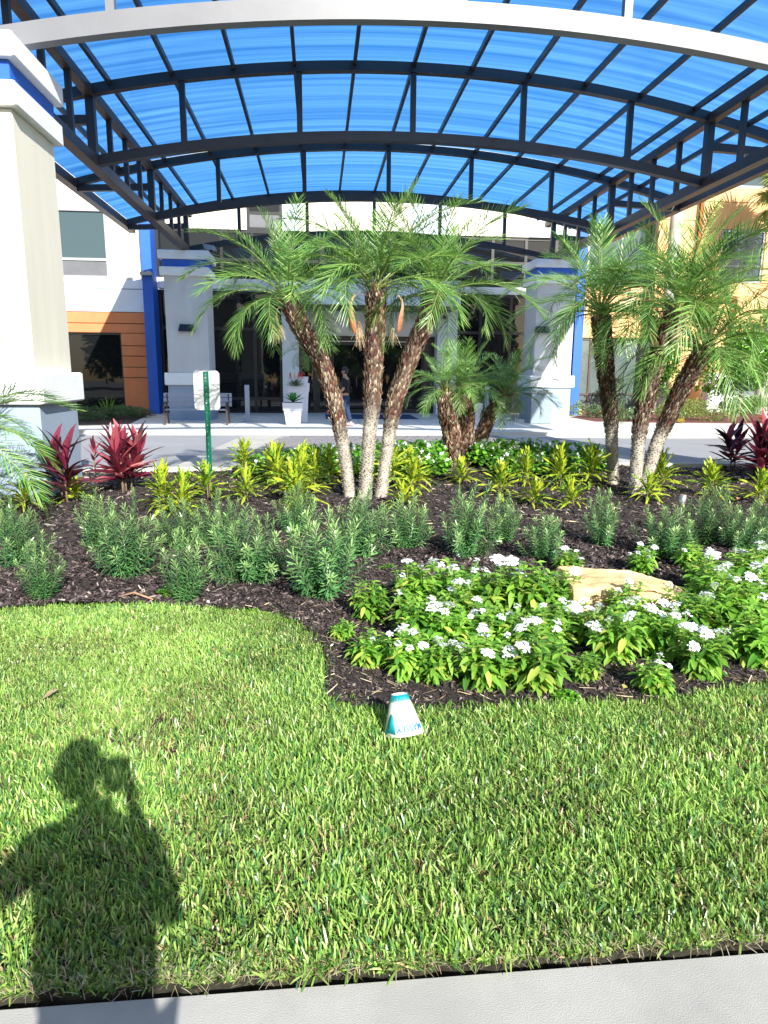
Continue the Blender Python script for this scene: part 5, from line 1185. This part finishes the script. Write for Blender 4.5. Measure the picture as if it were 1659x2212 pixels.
person('person with raised phone standing behind the camera on the front walk', (-.035, -.14, 0), R_(0),
       [((-.17, 0, 1.38), (-.36, .05, 1.17), (.0, .14, 1.40), (.25, .05, 1)), ((.17, 0, 1.36), (.21, .03, 1.14), (.11, .12, 1.42), (-.15, .05, 1))],
       [[(-.09, 0, .82), (-.12, .02, .48), (-.13, 0, .30), (-.14, -.02, .08), (-.14, .1, .03)], [(.10, 0, .82), (.17, .02, .48), (.19, 0, .30), (.21, -.02, .08), (.22, .1, .03)]],
       paint('grey_shirt', (.12, .12, .13), .9), navy, navy, hairm, skin_m, 1.72, -.05)
t_ = thing('phone', 'dark phone held up by the person behind the camera', 'phone', (.028, -.020, 1.56))
MB().bevbox(-.062, -.008, -.075, .058, 0, .075, .004).build('case', black_frame, t_); MB().box(-.058, -.0095, -.070, .054, -.0082, .070).build('screen', glass_dark, t_)

# ------------------------------------------------------------------ parked car in the passage
t_ = thing('parked_car', 'silver grey car parked in the dark passage behind the hedge', 'car', (20.6, 33.2, -.05), R_(90))
cpm = paint('car_paint', (.28, .30, .32), .25, .04, 2, metallic=.5)
def car_loft(name, secs, mat):
    m = MB(); n = len(secs[0]); vs = [p for s in secs for p in s]; fs = [tuple(range(n)), tuple((len(secs)-1)*n+i for i in range(n-1, -1, -1))]
    for k in range(len(secs)-1):
        for i in range(n): j = (i+1) % n; fs.append((k*n+i, (k+1)*n+i, (k+1)*n+j, k*n+j))
    m.add(vs, fs); return m.build(name, mat, t_, True)
def sec(y, w_, z0, z1): return [(-w_*.96, y, z0), (-w_, y, (z0+z1)/2), (-w_*.9, y, z1), (w_*.9, y, z1), (w_, y, (z0+z1)/2), (w_*.96, y, z0)]
car_loft('body', [sec(-2.25, .7, .35, .7), sec(-2.1, .86, .25, .85), sec(-1.2, .9, .22, .95), sec(.8, .9, .22, .97), sec(1.9, .86, .25, .9), sec(2.2, .75, .35, .75)], cpm)
car_loft('cabin', [sec(-1.1, .70, .93, .97), sec(-.5, .66, .93, 1.42), sec(.7, .66, .93, 1.45), sec(1.6, .70, .93, .98)], glass_dark)
MB().bevbox(-.58, -.5, 1.42, .58, .75, 1.48, .02).build('roof', cpm, t_)
for sx in (-1, 1):
    for yy in (-1.35, 1.35):
        w_ = MB().tube([(sx*.68, yy, .33), (sx*.90, yy, .33)], .33, 22).build('wheel', black_frame, t_); MB().tube([(sx*.88, yy, .33), (sx*.905, yy, .33)], .2, 14).build('rim', silver_frame, w_)
    MB().box(sx*.62-.12, -2.26, .6, sx*.62+.12, -2.15, .74).build('headlight', silver_frame, t_)
# white service cabinet
t_ = thing('service_cabinet', 'white service cabinet with louvres and round fan beside the magnolia tree', 'cabinet', (17.15, 29.0, .05))
MB().bevbox(-.45, -.3, 0, .45, .3, 1.7, .02).build('body', stucco_white, t_)
for k in range(6): MB().box(.05, -.312, 1.0+k*.09, .38, -.301, 1.05+k*.09).build('louvre', silver_frame, t_)
MB().tube([(.25, -.301, .35), (.25, -.33, .35)], .16, 16).build('fan', black_frame, t_)
# trees and far street side behind the photographer (seen in the window reflections)
st_c = bush_mesh(141, 4.6, 8.0, 7000, [(.05, .10, .03), (.07, .13, .04)], .55, .35, .9, 18); st_t = MB().tube([(0, 0, 0), (.1, 0, 1.5), (0, .2, 3.6)], [.22, .17, .08], 9).mesh('trunk', bpy.data.materials['tree_bark'], True)
for k, x in enumerate((-20, -12.5, -4.5, 3.5, 11, 19)):
    t_ = thing('street_tree', 'round street tree across the road, %s' % ('farthest to the left', 'second from the left', 'just left of the entrance axis', 'just right of the entrance axis', 'second from the right', 'farthest to the right')[k], 'tree', (x, -24-(k % 3)*2, 0), k, 'street trees across the road')
    put('crown', st_c, t_); put('trunk', st_t, t_)
